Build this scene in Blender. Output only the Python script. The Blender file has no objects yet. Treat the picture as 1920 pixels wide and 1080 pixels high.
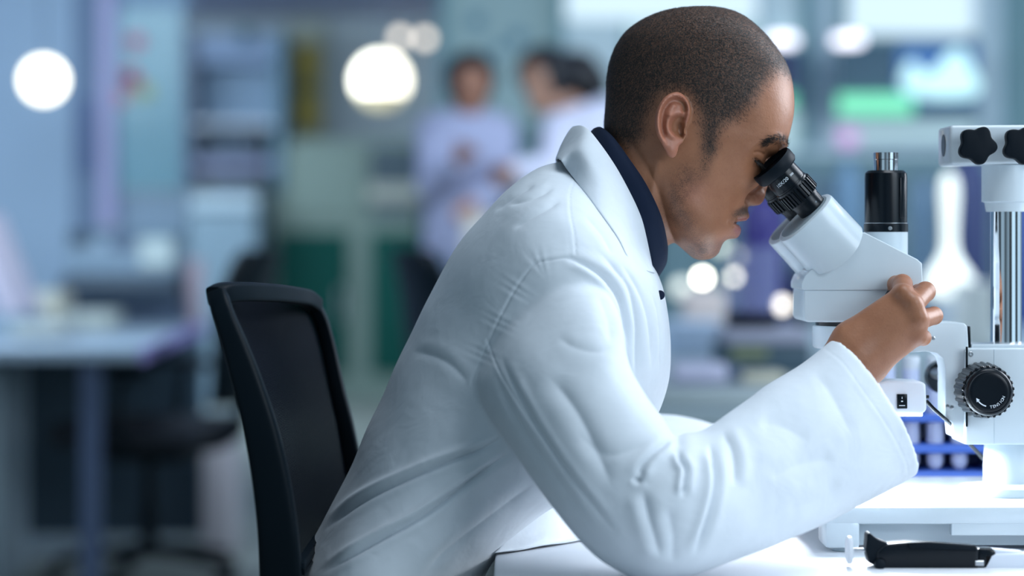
import bpy, bmesh, math, random
import numpy as np
from mathutils import Vector, Matrix

# ---------------------------------------------------------------- camera, light, exposure
FPX = 85.0 / 36.0 * 1920.0          # focal length in pixels of the 1920 px wide frame
HOR = 455.0                         # image row of the horizon
CZ = 1.05                           # camera height
sc = bpy.context.scene
C = sc.collection
cam_d = bpy.data.cameras.new('camera')
cam = bpy.data.objects.new('camera', cam_d); C.objects.link(cam)
cam.location = (0, 0, CZ); cam.rotation_euler = (math.radians(90), 0, 0)
cam_d.sensor_width = 36.0; cam_d.lens = 85.0
cam_d.shift_y = -(540.0 - HOR) / 1920.0
cam_d.clip_start = 0.05; cam_d.clip_end = 100
cam_d.dof.use_dof = True
cam_d.dof.focus_distance = 2.42
cam_d.dof.aperture_fstop = 2.3
cam_d.dof.aperture_blades = 0
sc.camera = cam
sc.view_settings.view_transform = 'Standard'
sc.view_settings.look = 'None'
sc.view_settings.exposure = 0.0
sc.view_settings.gamma = 1.0
sc.view_settings.use_curve_mapping = False
sc.cycles.use_denoising = True
sc.cycles.sample_clamp_indirect = 6.0
sc.cycles.max_bounces = 8
sc.cycles.transparent_max_bounces = 8

w = bpy.data.worlds.new('world'); sc.world = w; w.use_nodes = True
# bright and dark bands added round the unseen laboratory, for streaks in the chrome
wn = w.node_tree; wl = wn.links
g_ = wn.nodes.new('ShaderNodeTexCoord'); sp_ = wn.nodes.new('ShaderNodeSeparateXYZ'); wl.new(g_.outputs['Generated'], sp_.inputs[0])
at_ = wn.nodes.new('ShaderNodeMath'); at_.operation = 'ARCTAN2'; wl.new(sp_.outputs['X'], at_.inputs[0]); wl.new(sp_.outputs['Y'], at_.inputs[1])
mr_ = wn.nodes.new('ShaderNodeMapRange'); mr_.inputs[1].default_value = -math.pi; mr_.inputs[2].default_value = math.pi; wl.new(at_.outputs[0], mr_.inputs[0])
rp_ = wn.nodes.new('ShaderNodeValToRGB'); wl.new(mr_.outputs[0], rp_.inputs[0])
el_ = rp_.color_ramp.elements
BANDS = [(0.0, .55), (.045, .12), (.075, .9), (.12, .9), (.14, .08), (.20, .25), (.26, .5), (.33, .2), (.5, .5), (.62, .5), (.70, 1.6), (.76, 1.6), (.78, .10), (.82, .10), (.84, 1.9), (.90, 1.9), (.915, .07), (.955, .07), (.975, .8), (1.0, .55)]
el_[0].position = 0; el_[0].color = (.55 * .54, .55 * .79, .55, 1); el_[1].position = 1; el_[1].color = (.55 * .54, .55 * .79, .55, 1)
for p_, v_ in BANDS[1:-1]:
    q_ = el_.new(p_); q_.color = (v_ * .54, v_ * .79, v_, 1)
wl.new(rp_.outputs[0], wn.nodes['Background'].inputs[0])
wn.nodes['Background'].inputs[1].default_value = 0.62

def area(name, loc, target, size, power, col, size_y=None, spread=None):
    l = bpy.data.lights.new(name, 'AREA'); l.energy = power; l.color = col
    l.shape = 'RECTANGLE'; l.size = size; l.size_y = size_y or size
    if spread: l.spread = math.radians(spread)
    o = bpy.data.objects.new(name, l); C.objects.link(o)
    o.location = loc
    d = Vector(target) - Vector(loc)
    o.rotation_euler = d.to_track_quat('-Z', 'Y').to_euler()
    return o
# daylight from the windows on the right, ceiling panels over the bench, and cool light from the near side
area('window_daylight', (2.6, 3.5, 2.0), (0.1, 2.4, 0.95), 1.6, 85, (0.86, 0.91, 1.0))
area('bench_ceiling_light', (0.7, 2.3, 2.75), (0.3, 2.4, 0.8), 1.0, 20, (0.84, 0.91, 1.0))
area('near_key_light', (2.0, 0.5, 2.0), (0.25, 2.5, 0.95), 1.4, 36, (0.80, 0.90, 1.0))  # unseen key added from the front right to light face and sleeve
area('room_fill_light', (-2.2, 7.5, 2.6), (-2.2, 8.8, 0.0), 2.4, 170, (0.70, 0.86, 1.0))  # this and the next two: unseen fills added to brighten the dark background
area('room_fill_light', (-2.4, 13.6, 2.6), (-1.8, 15.4, 0.0), 2.6, 230, (0.72, 0.87, 1.0))
area('room_fill_light', (1.6, 8.5, 2.6), (1.8, 9.6, 0.0), 2.6, 110, (0.74, 0.88, 1.0))
area('glazed_wall_fill', (5.0, 7.0, 1.9), (0.0, 13.0, 1.3), 2.4, 120, (0.76, 0.92, 1.0))  # unseen fill added from the right to lighten the glazed wall

# ---------------------------------------------------------------- helpers
def P(px, py, Y):
    return Vector(((px - 960.0) * Y / FPX, Y, CZ - (py - HOR) * Y / FPX))
def Pn(px, py, Y):
    return np.array([(px - 960.0) * Y / FPX, Y, CZ - (py - HOR) * Y / FPX])
def to_px(co):
    return 960 + co[:, 0] * FPX / co[:, 1], HOR + (CZ - co[:, 2]) * FPX / co[:, 1]

def mat(name, col, rough=0.5, metal=0.0, emit=None, estr=0.0, trans=0.0, spec=0.5, noise=None, bump=None, alpha=1.0, coat=0.0, ior=1.45, sheen=0.0):
    m = bpy.data.materials.new(name); m.use_nodes = True
    nt = m.node_tree; b = nt.nodes['Principled BSDF']
    c4 = (col[0], col[1], col[2], 1)
    b.inputs['Base Color'].default_value = c4
    b.inputs['Roughness'].default_value = rough
    b.inputs['Metallic'].default_value = metal
    b.inputs['Specular IOR Level'].default_value = spec
    b.inputs['Transmission Weight'].default_value = trans
    b.inputs['Alpha'].default_value = alpha
    b.inputs['Coat Weight'].default_value = coat
    b.inputs['IOR'].default_value = ior
    b.inputs['Sheen Weight'].default_value = sheen
    if emit:
        b.inputs['Emission Color'].default_value = (*emit, 1); b.inputs['Emission Strength'].default_value = estr
    tc = nt.nodes.new('ShaderNodeTexCoord')
    # every surface gets a faint procedural unevenness in its own colour
    sca, amt = noise if noise else (18.0, 0.05)
    nz = nt.nodes.new('ShaderNodeTexNoise'); nz.inputs['Scale'].default_value = sca; nz.inputs['Detail'].default_value = 4
    nt.links.new(tc.outputs['Object'], nz.inputs['Vector'])
    mr = nt.nodes.new('ShaderNodeMapRange'); mr.inputs['To Min'].default_value = 1 - amt; mr.inputs['To Max'].default_value = 1 + amt
    nt.links.new(nz.outputs['Fac'], mr.inputs['Value'])
    mx = nt.nodes.new('ShaderNodeVectorMath'); mx.operation = 'SCALE'; mx.inputs[0].default_value = col
    nt.links.new(mr.outputs['Result'], mx.inputs['Scale'])
    nt.links.new(mx.outputs['Vector'], b.inputs['Base Color'])
    if bump:
        bs, bd, bt = bump
        n2 = nt.nodes.new('ShaderNodeTexNoise'); n2.inputs['Scale'].default_value = bs; n2.inputs['Detail'].default_value = 5
        nt.links.new(tc.outputs['Object'], n2.inputs['Vector'])
        bp = nt.nodes.new('ShaderNodeBump'); bp.inputs['Distance'].default_value = bd; bp.inputs['Strength'].default_value = bt
        nt.links.new(n2.outputs['Fac'], bp.inputs['Height']); nt.links.new(bp.outputs['Normal'], b.inputs['Normal'])
    return m

def mesh_np(name, verts, faces, material=None, parent=None, smooth=True, quads=None):
    me = bpy.data.meshes.new(name)
    me.from_pydata([tuple(map(float, v)) for v in verts], [], [tuple(int(i) for i in f) for f in faces])
    me.validate(); me.update()
    return link(name, me, material, parent, smooth)

def link(name, me, material=None, parent=None, smooth=True):
    if material: 
        me.materials.clear(); me.materials.append(material)
    me.polygons.foreach_set('use_smooth', [bool(smooth)] * len(me.polygons))
    o = bpy.data.objects.new(name, me); C.objects.link(o)
    if parent:
        o.parent = parent
        o.matrix_parent_inverse = parent_inv(parent)
    return o
def parent_inv(p):
    return world_of(p).inverted()
def world_of(p):
    m = p.matrix_basis.copy()
    return world_of(p.parent) @ p.matrix_parent_inverse @ m if p.parent else m

def bm_obj(name, bm, material=None, parent=None, smooth=False, sharp=35):
    bmesh.ops.recalc_face_normals(bm, faces=bm.faces)
    me = bpy.data.meshes.new(name); bm.to_mesh(me); bm.free()
    o = link(name, me, material, parent, True)
    if not smooth:
        me.set_sharp_from_angle(angle=math.radians(sharp))
    return o

def tag(o, label=None, cat=None, group=None, kind=None):
    if label: o['label'] = label
    if cat: o['category'] = cat
    if group: o['group'] = group
    if kind: o['kind'] = kind
    return o
def thing(name, label, cat, loc, group=None):
    o = bpy.data.objects.new(name, None); C.objects.link(o); o.location = loc
    o.empty_display_size = 0.05
    return tag(o, label, cat, group)
def structure(o):
    o['kind'] = 'structure'; return o

def bx(bm, lo, hi, bevel=0.0, seg=2, rot=None, rz=0.0):
    lo = Vector(lo); hi = Vector(hi)
    r = bmesh.ops.create_cube(bm, size=1.0)
    vs = r['verts']; c = (lo + hi) / 2; s = hi - lo
    for v in vs: v.co = Vector((v.co.x * s.x, v.co.y * s.y, v.co.z * s.z))
    if bevel > 0:
        es = list({e for v in vs for e in v.link_edges})
        rb = bmesh.ops.bevel(bm, geom=es, offset=bevel, segments=seg, affect='EDGES', profile=0.5)
        vs = list({v for f in rb['faces'] for v in f.verts} | {v for v in vs if v.is_valid})
    if rz:
        R = Matrix.Rotation(rz, 3, 'Z')
        for v in vs: v.co = R @ v.co
    for v in vs: v.co += c
    return vs
def box(name, lo, hi, material, parent=None, bevel=0.0, seg=2, rz=0.0):
    bm = bmesh.new(); bx(bm, lo, hi, bevel, seg, rz=rz); return bm_obj(name, bm, material, parent)
def pbox(name, x0, y0, x1, y1, Y, depth, material, parent=None, bevel=0.0):
    """box whose front face covers the given picture rectangle at distance Y"""
    a = P(x0, y1, Y); b = P(x1, y0, Y)
    return box(name, (a.x, Y, a.z), (b.x, Y + depth, b.z), material, parent, bevel)

def frame_of(d):
    d = Vector(d).normalized()
    a = Vector((0, 0, 1)) if abs(d.z) < 0.9 else Vector((1, 0, 0))
    u = d.cross(a).normalized(); v = d.cross(u).normalized()
    return d, u, v
def lathe(bm, p0, d, prof, n=48, close=True):
    """prof: list of (distance along d, radius); closed at both ends"""
    d, u, v = frame_of(d); p0 = Vector(p0); rings = []
    for t, r in prof:
        rings.append([bm.verts.new(p0 + d * t + (u * math.cos(a) + v * math.sin(a)) * r) for a in [2 * math.pi * k / n for k in range(n)]])
    for a, b in zip(rings, rings[1:]):
        for k in range(n): bm.faces.new((a[k], a[(k + 1) % n], b[(k + 1) % n], b[k]))
    if close:
        bm.faces.new(rings[0][::-1]); bm.faces.new(rings[-1])
    return rings
def lathe_obj(name, p0, d, prof, material, parent=None, n=48, sharp=30):
    bm = bmesh.new(); lathe(bm, p0, d, prof, n); return bm_obj(name, bm, material, parent, sharp=sharp)
def tube(name, pts, r, material, parent=None, n=12, sub=6):
    pts = cr(np.array([list(p) for p in pts], float), sub)
    bm = bmesh.new(); prev = None; rings = []
    up = Vector((0, 0, 1))
    for i, p in enumerate(pts):
        a = pts[max(i - 1, 0)]; b = pts[min(i + 1, len(pts) - 1)]
        d = Vector(b - a).normalized()
        u = d.cross(up if prev is None else prev)
        if u.length < 1e-3: u = d.cross(Vector((1, 0, 0)))
        u.normalize(); v = u.cross(d).normalized(); prev = v
        rr = r if not hasattr(r, '__len__') else np.interp(i / (len(pts) - 1), np.linspace(0, 1, len(r)), r)
        rings.append([bm.verts.new(Vector(p) + (u * math.cos(t) + v * math.sin(t)) * rr) for t in [2 * math.pi * k / n for k in range(n)]])
    for a, b in zip(rings, rings[1:]):
        for k in range(n): bm.faces.new((a[k], a[(k + 1) % n], b[(k + 1) % n], b[k]))
    bm.faces.new(rings[0][::-1]); bm.faces.new(rings[-1])
    return bm_obj(name, bm, material, parent, smooth=False, sharp=50)
def prism(name, pts, Y0, Y1, material, parent=None, bevel=0.0, seg=3, ppx=True, Yref=None, sharp=35, rounds=None):
    """outline given as picture points at distance Yref, extruded from Y0 to Y1"""
    Yr = Yref or (Y0 + Y1) / 2
    w3 = [P(x, y, Yr) for x, y in pts] if ppx else [Vector((x, 0, z)) for x, z in pts]
    bm = bmesh.new()
    a = [bm.verts.new((p.x, Y0, p.z)) for p in w3]; b = [bm.verts.new((p.x, Y1, p.z)) for p in w3]
    n = len(a); bm.faces.new(a); bm.faces.new(b[::-1])
    for k in range(n): bm.faces.new((a[k], b[k], b[(k + 1) % n], a[(k + 1) % n]))
    bmesh.ops.recalc_face_normals(bm, faces=bm.faces)
    if bevel > 0:
        es = [e for e in bm.edges if e.calc_face_angle(0) > 0.5]
        bmesh.ops.bevel(bm, geom=es, offset=bevel, segments=seg, affect='EDGES', profile=0.5, clamp_overlap=True)
    return bm_obj(name, bm, material, parent, sharp=sharp)

def cr(K, sub):
    """Catmull-Rom through the rows of K"""
    K = np.asarray(K, float); n = len(K); out = []
    for i in range(n - 1):
        p0 = K[max(i - 1, 0)]; p1 = K[i]; p2 = K[i + 1]; p3 = K[min(i + 2, n - 1)]
        for j in range(sub):
            t = j / sub
            out.append(0.5 * ((2 * p1) + (-p0 + p2) * t + (2 * p0 - 5 * p1 + 4 * p2 - p3) * t * t + (-p0 + 3 * p1 - 3 * p2 + p3) * t ** 3))
    out.append(K[-1]); return np.array(out)

def ring_mesh(R, cap=True):
    """R: rings x segments x 3 -> verts, faces"""
    nr, ns, _ = R.shape
    V = R.reshape(-1, 3)
    F = []
    for i in range(nr - 1):
        for k in range(ns):
            F.append((i * ns + k, i * ns + (k + 1) % ns, (i + 1) * ns + (k + 1) % ns, (i + 1) * ns + k))
    if cap:
        V = np.vstack([V, R[0].mean(0), R[-1].mean(0)]); c0 = nr * ns; c1 = c0 + 1
        for k in range(ns):
            F.append((c0, (k + 1) % ns, k)); F.append((c1, (nr - 1) * ns + k, (nr - 1) * ns + (k + 1) % ns))
    return V, F
def join_vf(parts):
    V = []; F = []; o = 0
    for v, f in parts:
        V.append(np.asarray(v, float)); F += [tuple(i + o for i in q) for q in f]; o += len(v)
    return np.vstack(V), F

def remesh(V, F, vox, smooth_it=4, smooth_f=0.5):
    me = bpy.data.meshes.new('work'); me.from_pydata([tuple(map(float, v)) for v in V], [], F); me.update()
    bm = bmesh.new(); bm.from_mesh(me); bmesh.ops.recalc_face_normals(bm, faces=bm.faces); bm.to_mesh(me); bm.free()
    o = bpy.data.objects.new('work', me); C.objects.link(o)
    m = o.modifiers.new('r', 'REMESH'); m.mode = 'VOXEL'; m.voxel_size = vox; m.adaptivity = 0
    if smooth_it:
        s = o.modifiers.new('s', 'SMOOTH'); s.factor = smooth_f; s.iterations = smooth_it
    dg = bpy.context.evaluated_depsgraph_get()
    out = bpy.data.meshes.new_from_object(o.evaluated_get(dg))
    bpy.data.objects.remove(o); bpy.data.meshes.remove(me)
    return out
def mesh_arrays(me):
    n = len(me.vertices); co = np.empty(n * 3); me.vertices.foreach_get('co', co); co = co.reshape(-1, 3)
    no = np.empty(n * 3); me.vertices.foreach_get('normal', no); no = no.reshape(-1, 3)
    return co, no
def set_co(me, co):
    me.vertices.foreach_set('co', co.astype(float).ravel()); me.update()
def mesh_vf(me):
    co, _ = mesh_arrays(me)
    return co, [tuple(p.vertices) for p in me.polygons]
def attr(me, name, vals):
    a = me.attributes.new(name, 'FLOAT', 'POINT'); a.data.foreach_set('value', np.asarray(vals, float))

# signed distance shapes on a grid, turned into a mesh with surface nets
class Grid:
    def __init__(s, lo, hi, h):
        s.lo = np.array(lo, float); s.h = h
        n = np.ceil((np.array(hi) - s.lo) / h).astype(int) + 1
        ax = [s.lo[i] + h * np.arange(n[i]) for i in range(3)]
        s.X, s.Y, s.Z = np.meshgrid(*ax, indexing='ij'); s.D = np.full(s.X.shape, 1.0, np.float32)
    def cap(s, a, b, ra, rb=None, k=0.0, flat=None, sub=False):
        rb = ra if rb is None else rb
        a = np.asarray(a, float); b = np.asarray(b, float); d = b - a; L = max(float(d @ d), 1e-12)
        t = np.clip(((s.X - a[0]) * d[0] + (s.Y - a[1]) * d[1] + (s.Z - a[2]) * d[2]) / L, 0, 1)
        qx = s.X - a[0] - t * d[0]; qy = s.Y - a[1] - t * d[1]; qz = s.Z - a[2] - t * d[2]
        if flat is not None: qx, qy, qz = qx / flat[0], qy / flat[1], qz / flat[2]
        dd = np.sqrt(qx * qx + qy * qy + qz * qz) - (ra + t * (rb - ra))
        s.add(dd.astype(np.float32), k, sub)
    def add(s, dd, k=0.0, sub=False):
        if sub:
            if k > 0:
                h = np.clip(0.5 - 0.5 * (s.D + dd) / k, 0, 1); s.D = s.D * (1 - h) - dd * h + k * h * (1 - h)
            else: s.D = np.maximum(s.D, -dd)
        elif k > 0:
            h = np.clip(0.5 + 0.5 * (s.D - dd) / k, 0, 1); s.D = s.D * (1 - h) + dd * h - k * h * (1 - h)
        else: s.D = np.minimum(s.D, dd)
    def nets(s):
        D = s.D; S = D < 0; n = np.array(D.shape)
        acc = np.zeros(tuple(n - 1) + (3,), np.float32); cnt = np.zeros(tuple(n - 1), np.float32)
        sl = lambda o, ln: tuple(slice(o[i], ln[i] - 1 + o[i]) for i in range(3))
        for ax in range(3):
            oth = [i for i in range(3) if i != ax]
            for u in (0, 1):
                for v in (0, 1):
                    o0 = [0, 0, 0]; o0[oth[0]] = u; o0[oth[1]] = v; o1 = list(o0); o1[ax] = 1
                    d0 = D[sl(o0, n)]; d1 = D[sl(o1, n)]; cr_ = (d0 < 0) != (d1 < 0)
                    with np.errstate(divide='ignore', invalid='ignore'): t = np.where(cr_, d0 / (d0 - d1), 0)
                    for i in range(3): acc[..., i] += np.where(cr_, (t if i == ax else o0[i]), 0)
                    cnt += cr_
        act = cnt > 0; idx = -np.ones(act.shape, np.int64); idx[act] = np.arange(act.sum())
        ii = np.argwhere(act); V = s.lo + (ii + acc[act] / cnt[act][:, None]) * s.h
        F = []
        for ax in range(3):
            oth = [i for i in range(3) if i != ax]; a, b = oth
            c0 = [slice(1, n[i] - 1) for i in range(3)]; c0[ax] = slice(0, n[ax] - 1)
            c1 = list(c0); c1[ax] = slice(1, n[ax])
            s0 = S[tuple(c0)]; s1 = S[tuple(c1)]; e = np.argwhere(s0 != s1)
            pos = s0[s0 != s1]
            base = e.copy(); base[:, a] += 1; base[:, b] += 1
            def cell(da, db):
                q = base.copy(); q[:, a] += da; q[:, b] += db; return idx[q[:, 0], q[:, 1], q[:, 2]]
            q = np.stack([cell(-1, -1), cell(0, -1), cell(0, 0), cell(-1, 0)], 1)
            fl = pos if ax != 1 else ~pos
            q[~fl] = q[~fl][:, ::-1]
            F.append(q)
        F = np.vstack(F); F = F[(F >= 0).all(1)]
        return V, [tuple(int(i) for i in f) for f in F]

def poly_dist(px, py, pts):
    """signed distance (positive on the right of travel) and run 0..1 to a picture polyline"""
    pts = cr(np.array(pts, float), 5) if len(pts) > 2 else np.array(pts, float)
    best = np.full(px.shape, 1e9); sg = np.zeros(px.shape); run = np.zeros(px.shape)
    L = np.r_[0, np.cumsum(np.linalg.norm(np.diff(pts, axis=0), axis=1))]
    for i in range(len(pts) - 1):
        a = pts[i]; d = pts[i + 1] - a; l2 = d @ d + 1e-9
        t = np.clip(((px - a[0]) * d[0] + (py - a[1]) * d[1]) / l2, 0, 1)
        qx = px - a[0] - t * d[0]; qy = py - a[1] - t * d[1]; dd = np.hypot(qx, qy)
        m = dd < best
        best[m] = dd[m]; sg[m] = np.sign(d[0] * qy - d[1] * qx)[m]; run[m] = ((L[i] + t * math.sqrt(l2)) / L[-1])[m]
    return best, sg, run
def sstep(a, b, x):
    t = np.clip((x - a) / (b - a), 0, 1); return t * t * (3 - 2 * t)
# ---------------------------------------------------------------- the man at the microscope
YM = 2.50
def pair_rings(keys, Y0, ns, sub, a=0.5, b=0.5):
    """keys: rows (Fx,Fy,Bx,By,halfwidth[,a,b]); rings from front outline point to back outline point"""
    K = []
    for r in keys:
        r = list(r)
        if len(r) == 5: r += [a, b]
        K.append(r)
    K = cr(K, sub); R = np.zeros((len(K), ns, 3))
    th = 2 * np.pi * np.arange(ns) / ns
    s = (1 - np.cos(th)) / 2; side = np.sign(np.sin(th)); side[np.abs(np.sin(th)) < 1e-9] = 0
    for i, (fx, fy, bx_, by, w_, aa, bb) in enumerate(K):
        F = Pn(fx, fy, Y0); B = Pn(bx_, by, Y0)
        h = s ** aa * (1 - s) ** bb; m = aa / (aa + bb); h = h / (m ** aa * (1 - m) ** bb) * w_
        R[i] = F + (B - F) * s[:, None]
        R[i, :, 1] = Y0 - side * h
    return R

HEAD = [  # front outline, back outline, half width, roundness
 (1403, 40, 1388, 29, .010), (1418, 52, 1364, 19, .030), (1437, 70, 1330, 13.5, .046), (1455, 92, 1290, 14, .060), (1472, 118, 1248, 20, .069),
 (1483, 146, 1210, 34, .0745), (1488, 180, 1178, 55, .077, .50, .5), (1487.5, 212, 1156, 83, .078, .46, .5), (1482, 240, 1143, 116, .0775, .42, .5), (1475, 264, 1137.5, 150, .076, .40, .5),
 (1463, 286, 1136.5, 182, .0745, .40, .5), (1448, 306, 1134, 212, .073, .42, .48), (1434, 326, 1133, 242, .071, .44, .46), (1421, 346, 1140, 276, .069, .46, .44), (1410, 366, 1156, 312, .067, .47, .42),
 (1401, 386, 1178, 346, .0655, .48, .40), (1393, 404, 1200, 378, .064, .48, .38), (1385, 421, 1222, 408, .061, .48, .38), (1374, 438, 1242, 432, .056, .48, .40), (1361, 452, 1260, 450, .049, .48, .42),
 (1352, 464, 1277, 464, .040, .48, .45), (1345, 475, 1290, 476, .029), (1332, 484, 1300, 484, .016), (1322, 487.5, 1310, 487.5, .005)]
headR = pair_rings(HEAD, YM, 160, 10)
nr = len(headR); tpar = np.arange(nr) / 10.0
# true profile with nose, lips and chin, per key ring (the base above runs flat through them)
PROF = {9: (1476, 264), 10: (1462, 285), 11: (1457, 306), 12: (1448, 328), 12.5: (1444, 338), 13: (1439, 348), 13.5: (1435.5, 358), 14: (1433.5, 368), 14.3: (1431, 377), 14.6: (1424, 384.5),
        14.9: (1413, 386.5), 15.2: (1404.5, 386), 15.6: (1402, 391), 16: (1403.5, 399), 16.4: (1405.5, 406), 16.65: (1402, 411.5), 16.85: (1390, 415.5), 17.0: (1381, 418.5), 17.15: (1386, 422), 17.5: (1389.5, 430), 17.8: (1388.5, 438),
        18.1: (1383, 446), 18.5: (1367, 451.5), 19: (1356, 456), 19.5: (1351.5, 462), 20: (1350, 468), 20.5: (1347.5, 474), 21: (1342, 480), 21.5: (1335, 484), 22: (1328, 487)}
WID = {9: .020, 10: .008, 11: .0085, 12: .010, 13: .0135, 13.5: .016, 14: .0185, 14.6: .0185, 15.2: .016, 15.6: .018, 16: .022, 16.6: .024, 17: .025, 17.5: .023, 18.1: .022, 18.5: .026, 19.5: .024, 22: .02}
pk = sorted(PROF); wk = sorted(WID)
th = 2 * np.pi * np.arange(160) / 160
for i in range(nr):
    t = tpar[i]
    if t < 9 or t > 22: continue
    tx = np.interp(t, pk, [PROF[k][0] for k in pk]); ty = np.interp(t, pk, [PROF[k][1] for k in pk])
    tgt = Pn(tx, ty, YM); d = tgt - headR[i, 0]
    wd = np.interp(t, wk, [WID[k] for k in wk])
    yy = np.abs(headR[i, :, 1] - YM)
    front = (np.cos(th) > 0.0)
    pw = 4.0 if 13 < t < 15.4 else 2.4
    g = np.exp(-(yy / wd) ** pw) * front
    # lips curve back toward the corners
    headR[i] += g[:, None] * d[None, :]
headV, headF = ring_mesh(headR)

neckR = pair_rings([(1345, 440, 1150, 120, .050), (1300, 452, 1137, 200, .058), (1262, 456, 1133, 255, .060), (1243, 470, 1120, 285, .061), (1222, 500, 1090, 320, .064), (1205, 560, 1060, 370, .08)], YM, 64, 8)
neckV, neckF = ring_mesh(neckR)

# ear: a thin shell swept from its centre to its outline, with helix, antihelix, concha, tragus and lobe
EAR_OUT = [(1285, 222), (1284, 206), (1276, 191), (1264, 182), (1251, 183), (1238, 190), (1228, 202), (1221, 217), (1218.5, 234), (1220, 250), (1224, 263), (1230, 274), (1237, 286), (1242, 296), (1249, 301), (1256, 299), (1260, 291), (1263, 280), (1270, 274), (1275, 262), (1275, 248), (1281, 236)]
eo = cr(EAR_OUT + [EAR_OUT[0]], 6)[:-1]; ec = np.array([1253.0, 238.0]); na = len(eo); nrd = 34
def ear_depth(x, y, rho):
    # distance out from the skull in mm at a picture point
    t = (1284 - x) / 66.0
    d = 3.0 + 13.0 * t
    def ridge(pts, wdt, amp, pw=2):
        dd, _, rr = poly_dist(x, y, pts); return amp * np.exp(-(dd / wdt) ** pw) * sstep(0, .08, rr) * sstep(0, .08, 1 - rr)
    d += ridge([(1272, 242), (1279, 226), (1280, 208), (1273, 193), (1262, 187), (1250, 188), (1239, 195), (1230, 207), (1225, 222), (1223.5, 238), (1226, 256), (1232, 270), (1240, 284)], 4.2, 4.2)
    d -= ridge([(1274, 222), (1272, 205), (1262, 198), (1250, 198), (1240, 206), (1233, 220), (1231, 238), (1233, 255), (1239, 267)], 4.8, 3.6)
    d += ridge([(1272, 219), (1258, 221), (1246, 226), (1241, 240), (1242, 252), (1250, 261), (1258, 266)], 4.4, 3.4)
    d += ridge([(1256, 205), (1248, 215), (1243, 228)], 5.0, 2.0)
    dc = np.hypot((x - 1259) / 12.0, (y - 245) / 17.0); d -= 8.5 * np.exp(-dc ** 3)
    dc = np.hypot((x - 1268) / 4.5, (y - 252) / 11.0); d -= 13.0 * np.exp(-dc ** 2)
    dc = np.hypot((x - 1275) / 4.0, (y - 258) / 9.0); d += 3.5 * np.exp(-dc ** 2)
    dc = np.hypot((x - 1266) / 7.0, (y - 228) / 4.0); d -= 3.5 * np.exp(-dc ** 2)
    dc = np.hypot((x - 1250) / 9.0, (y - 286) / 12.0); d += 2.0 * np.exp(-dc ** 2)
    return d
def ear_mesh(sign):
    rho = np.linspace(0.02, 1, nrd); R = []
    px = ec[0] + (eo[:, 0] - ec[0])[None, :] * rho[:, None]; py = ec[1] + (eo[:, 1] - ec[1])[None, :] * rho[:, None]
    ys0 = 0.0745
    fr = ear_depth(px.ravel(), py.ravel(), None).reshape(px.shape) / 1000.0
    edge = np.sqrt(np.clip(1 - rho ** 6, 0, 1))[:, None]
    t = (1284 - px) / 66.0
    back = (-2.0 + 11.0 * t) / 1000.0
    # keep the shell at least 2 mm thick and close it round the rim
    midl = np.minimum(fr - .001, back); thick = np.maximum(fr - back, 0.0022)
    rim = fr[-1:] - 0.0018
    Yf = ys0 + np.where(rho[:, None] > .93, fr * edge + rim * (1 - edge), fr)
    Yb = ys0 + np.minimum(back, fr - .0024)
    f = np.stack([px, Yf, py], 2); b = np.stack([px, Yb, py], 2)[::-1]
    R = np.concatenate([f, b], 0)
    Y = YM - R[..., 1] * sign
    W = np.stack([(R[..., 0] - 960) * (YM) / FPX, Y, CZ - (R[..., 2] - HOR) * (YM) / FPX], 2)
    return ring_mesh(W)
parts = [(headV, headF), (neckV, neckF)]
for sg_ in (1, -1): parts.append(ear_mesh(sg_))
V, F = join_vf(parts)
hm = remesh(V, F, 0.00125, 3, 0.5)
co, no = mesh_arrays(hm)
# near plane pixel coordinates (orthographic about the head's middle plane so both sides agree)
def head_px(co): return 960 + co[:, 0] * FPX / YM, HOR + (CZ - co[:, 2]) * FPX / YM
hx, hy = head_px(co); ay = np.abs(co[:, 1] - YM)
def blob(cx, cy, rx, ry, ang=0.0, pw=2):
    c, s = math.cos(ang), math.sin(ang); u = ((hx - cx) * c + (hy - cy) * s) / rx; v = (-(hx - cx) * s + (hy - cy) * c) / ry
    return np.exp(-np.hypot(u, v) ** pw)
lat = sstep(.012, .024, ay)
dsp = np.zeros(len(co))
dsp -= .0065 * blob(1436, 306, 24, 17, .6) * lat * (ay < .06)           # eye socket
dsp += .0038 * blob(1462, 272, 24, 9, .55) * lat                       # brow
dsp += .0030 * blob(1396, 338, 26, 18, .55)                            # cheekbone
dsp -= .0030 * blob(1345, 385, 34, 34, 0)                              # hollow of the cheek
dsp -= .0025 * blob(1380, 240, 34, 30, 0) * (ay > .05)                 # temple
dsp += .0025 * blob(1275, 395, 30, 40, -.5)                            # jaw angle
dsp += .0030 * blob(1423, 303, 15, 10, .6) * lat                       # lids over the eye
def line(pts, wdt, amp, pw=2):
    dd, _, rr = poly_dist(hx, hy, pts); return amp * np.exp(-(dd / wdt) ** pw) * sstep(0, .12, rr) * sstep(0, .12, 1 - rr)
fr_ = (ay < .045)
dsp += line([(1436, 338), (1420, 352), (1404, 364), (1397, 378), (1399, 388)], 3.2, -.0042) * (ay > .008) * (ay < .03)     # fold round the nostril wing
dsp += line([(1412, 372), (1424, 366), (1431, 360)], 6, .0010) * (ay < .03)
dsp += line([(1404, 299), (1413, 305), (1424, 313), (1436, 322)], 2.0, -.0018) * lat * (ay < .06)                           # line of the closed lids
dsp += line([(1401, 291), (1414, 290), (1430, 297)], 2.4, -.0012) * lat * (ay < .06)
dsp += line([(1392, 418), (1380, 420), (1366, 418)], 2.0, -.0034) * (ay < .032)                                            # between the lips
dsp += line([(1400, 411), (1385, 412), (1370, 415)], 3.0, .0012) * (ay < .032)
dsp += line([(1386, 430), (1378, 430), (1369, 424)], 4.0, .0014) * (ay < .032)
dsp -= .0016 * blob(1362, 419, 4.5, 5)
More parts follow.
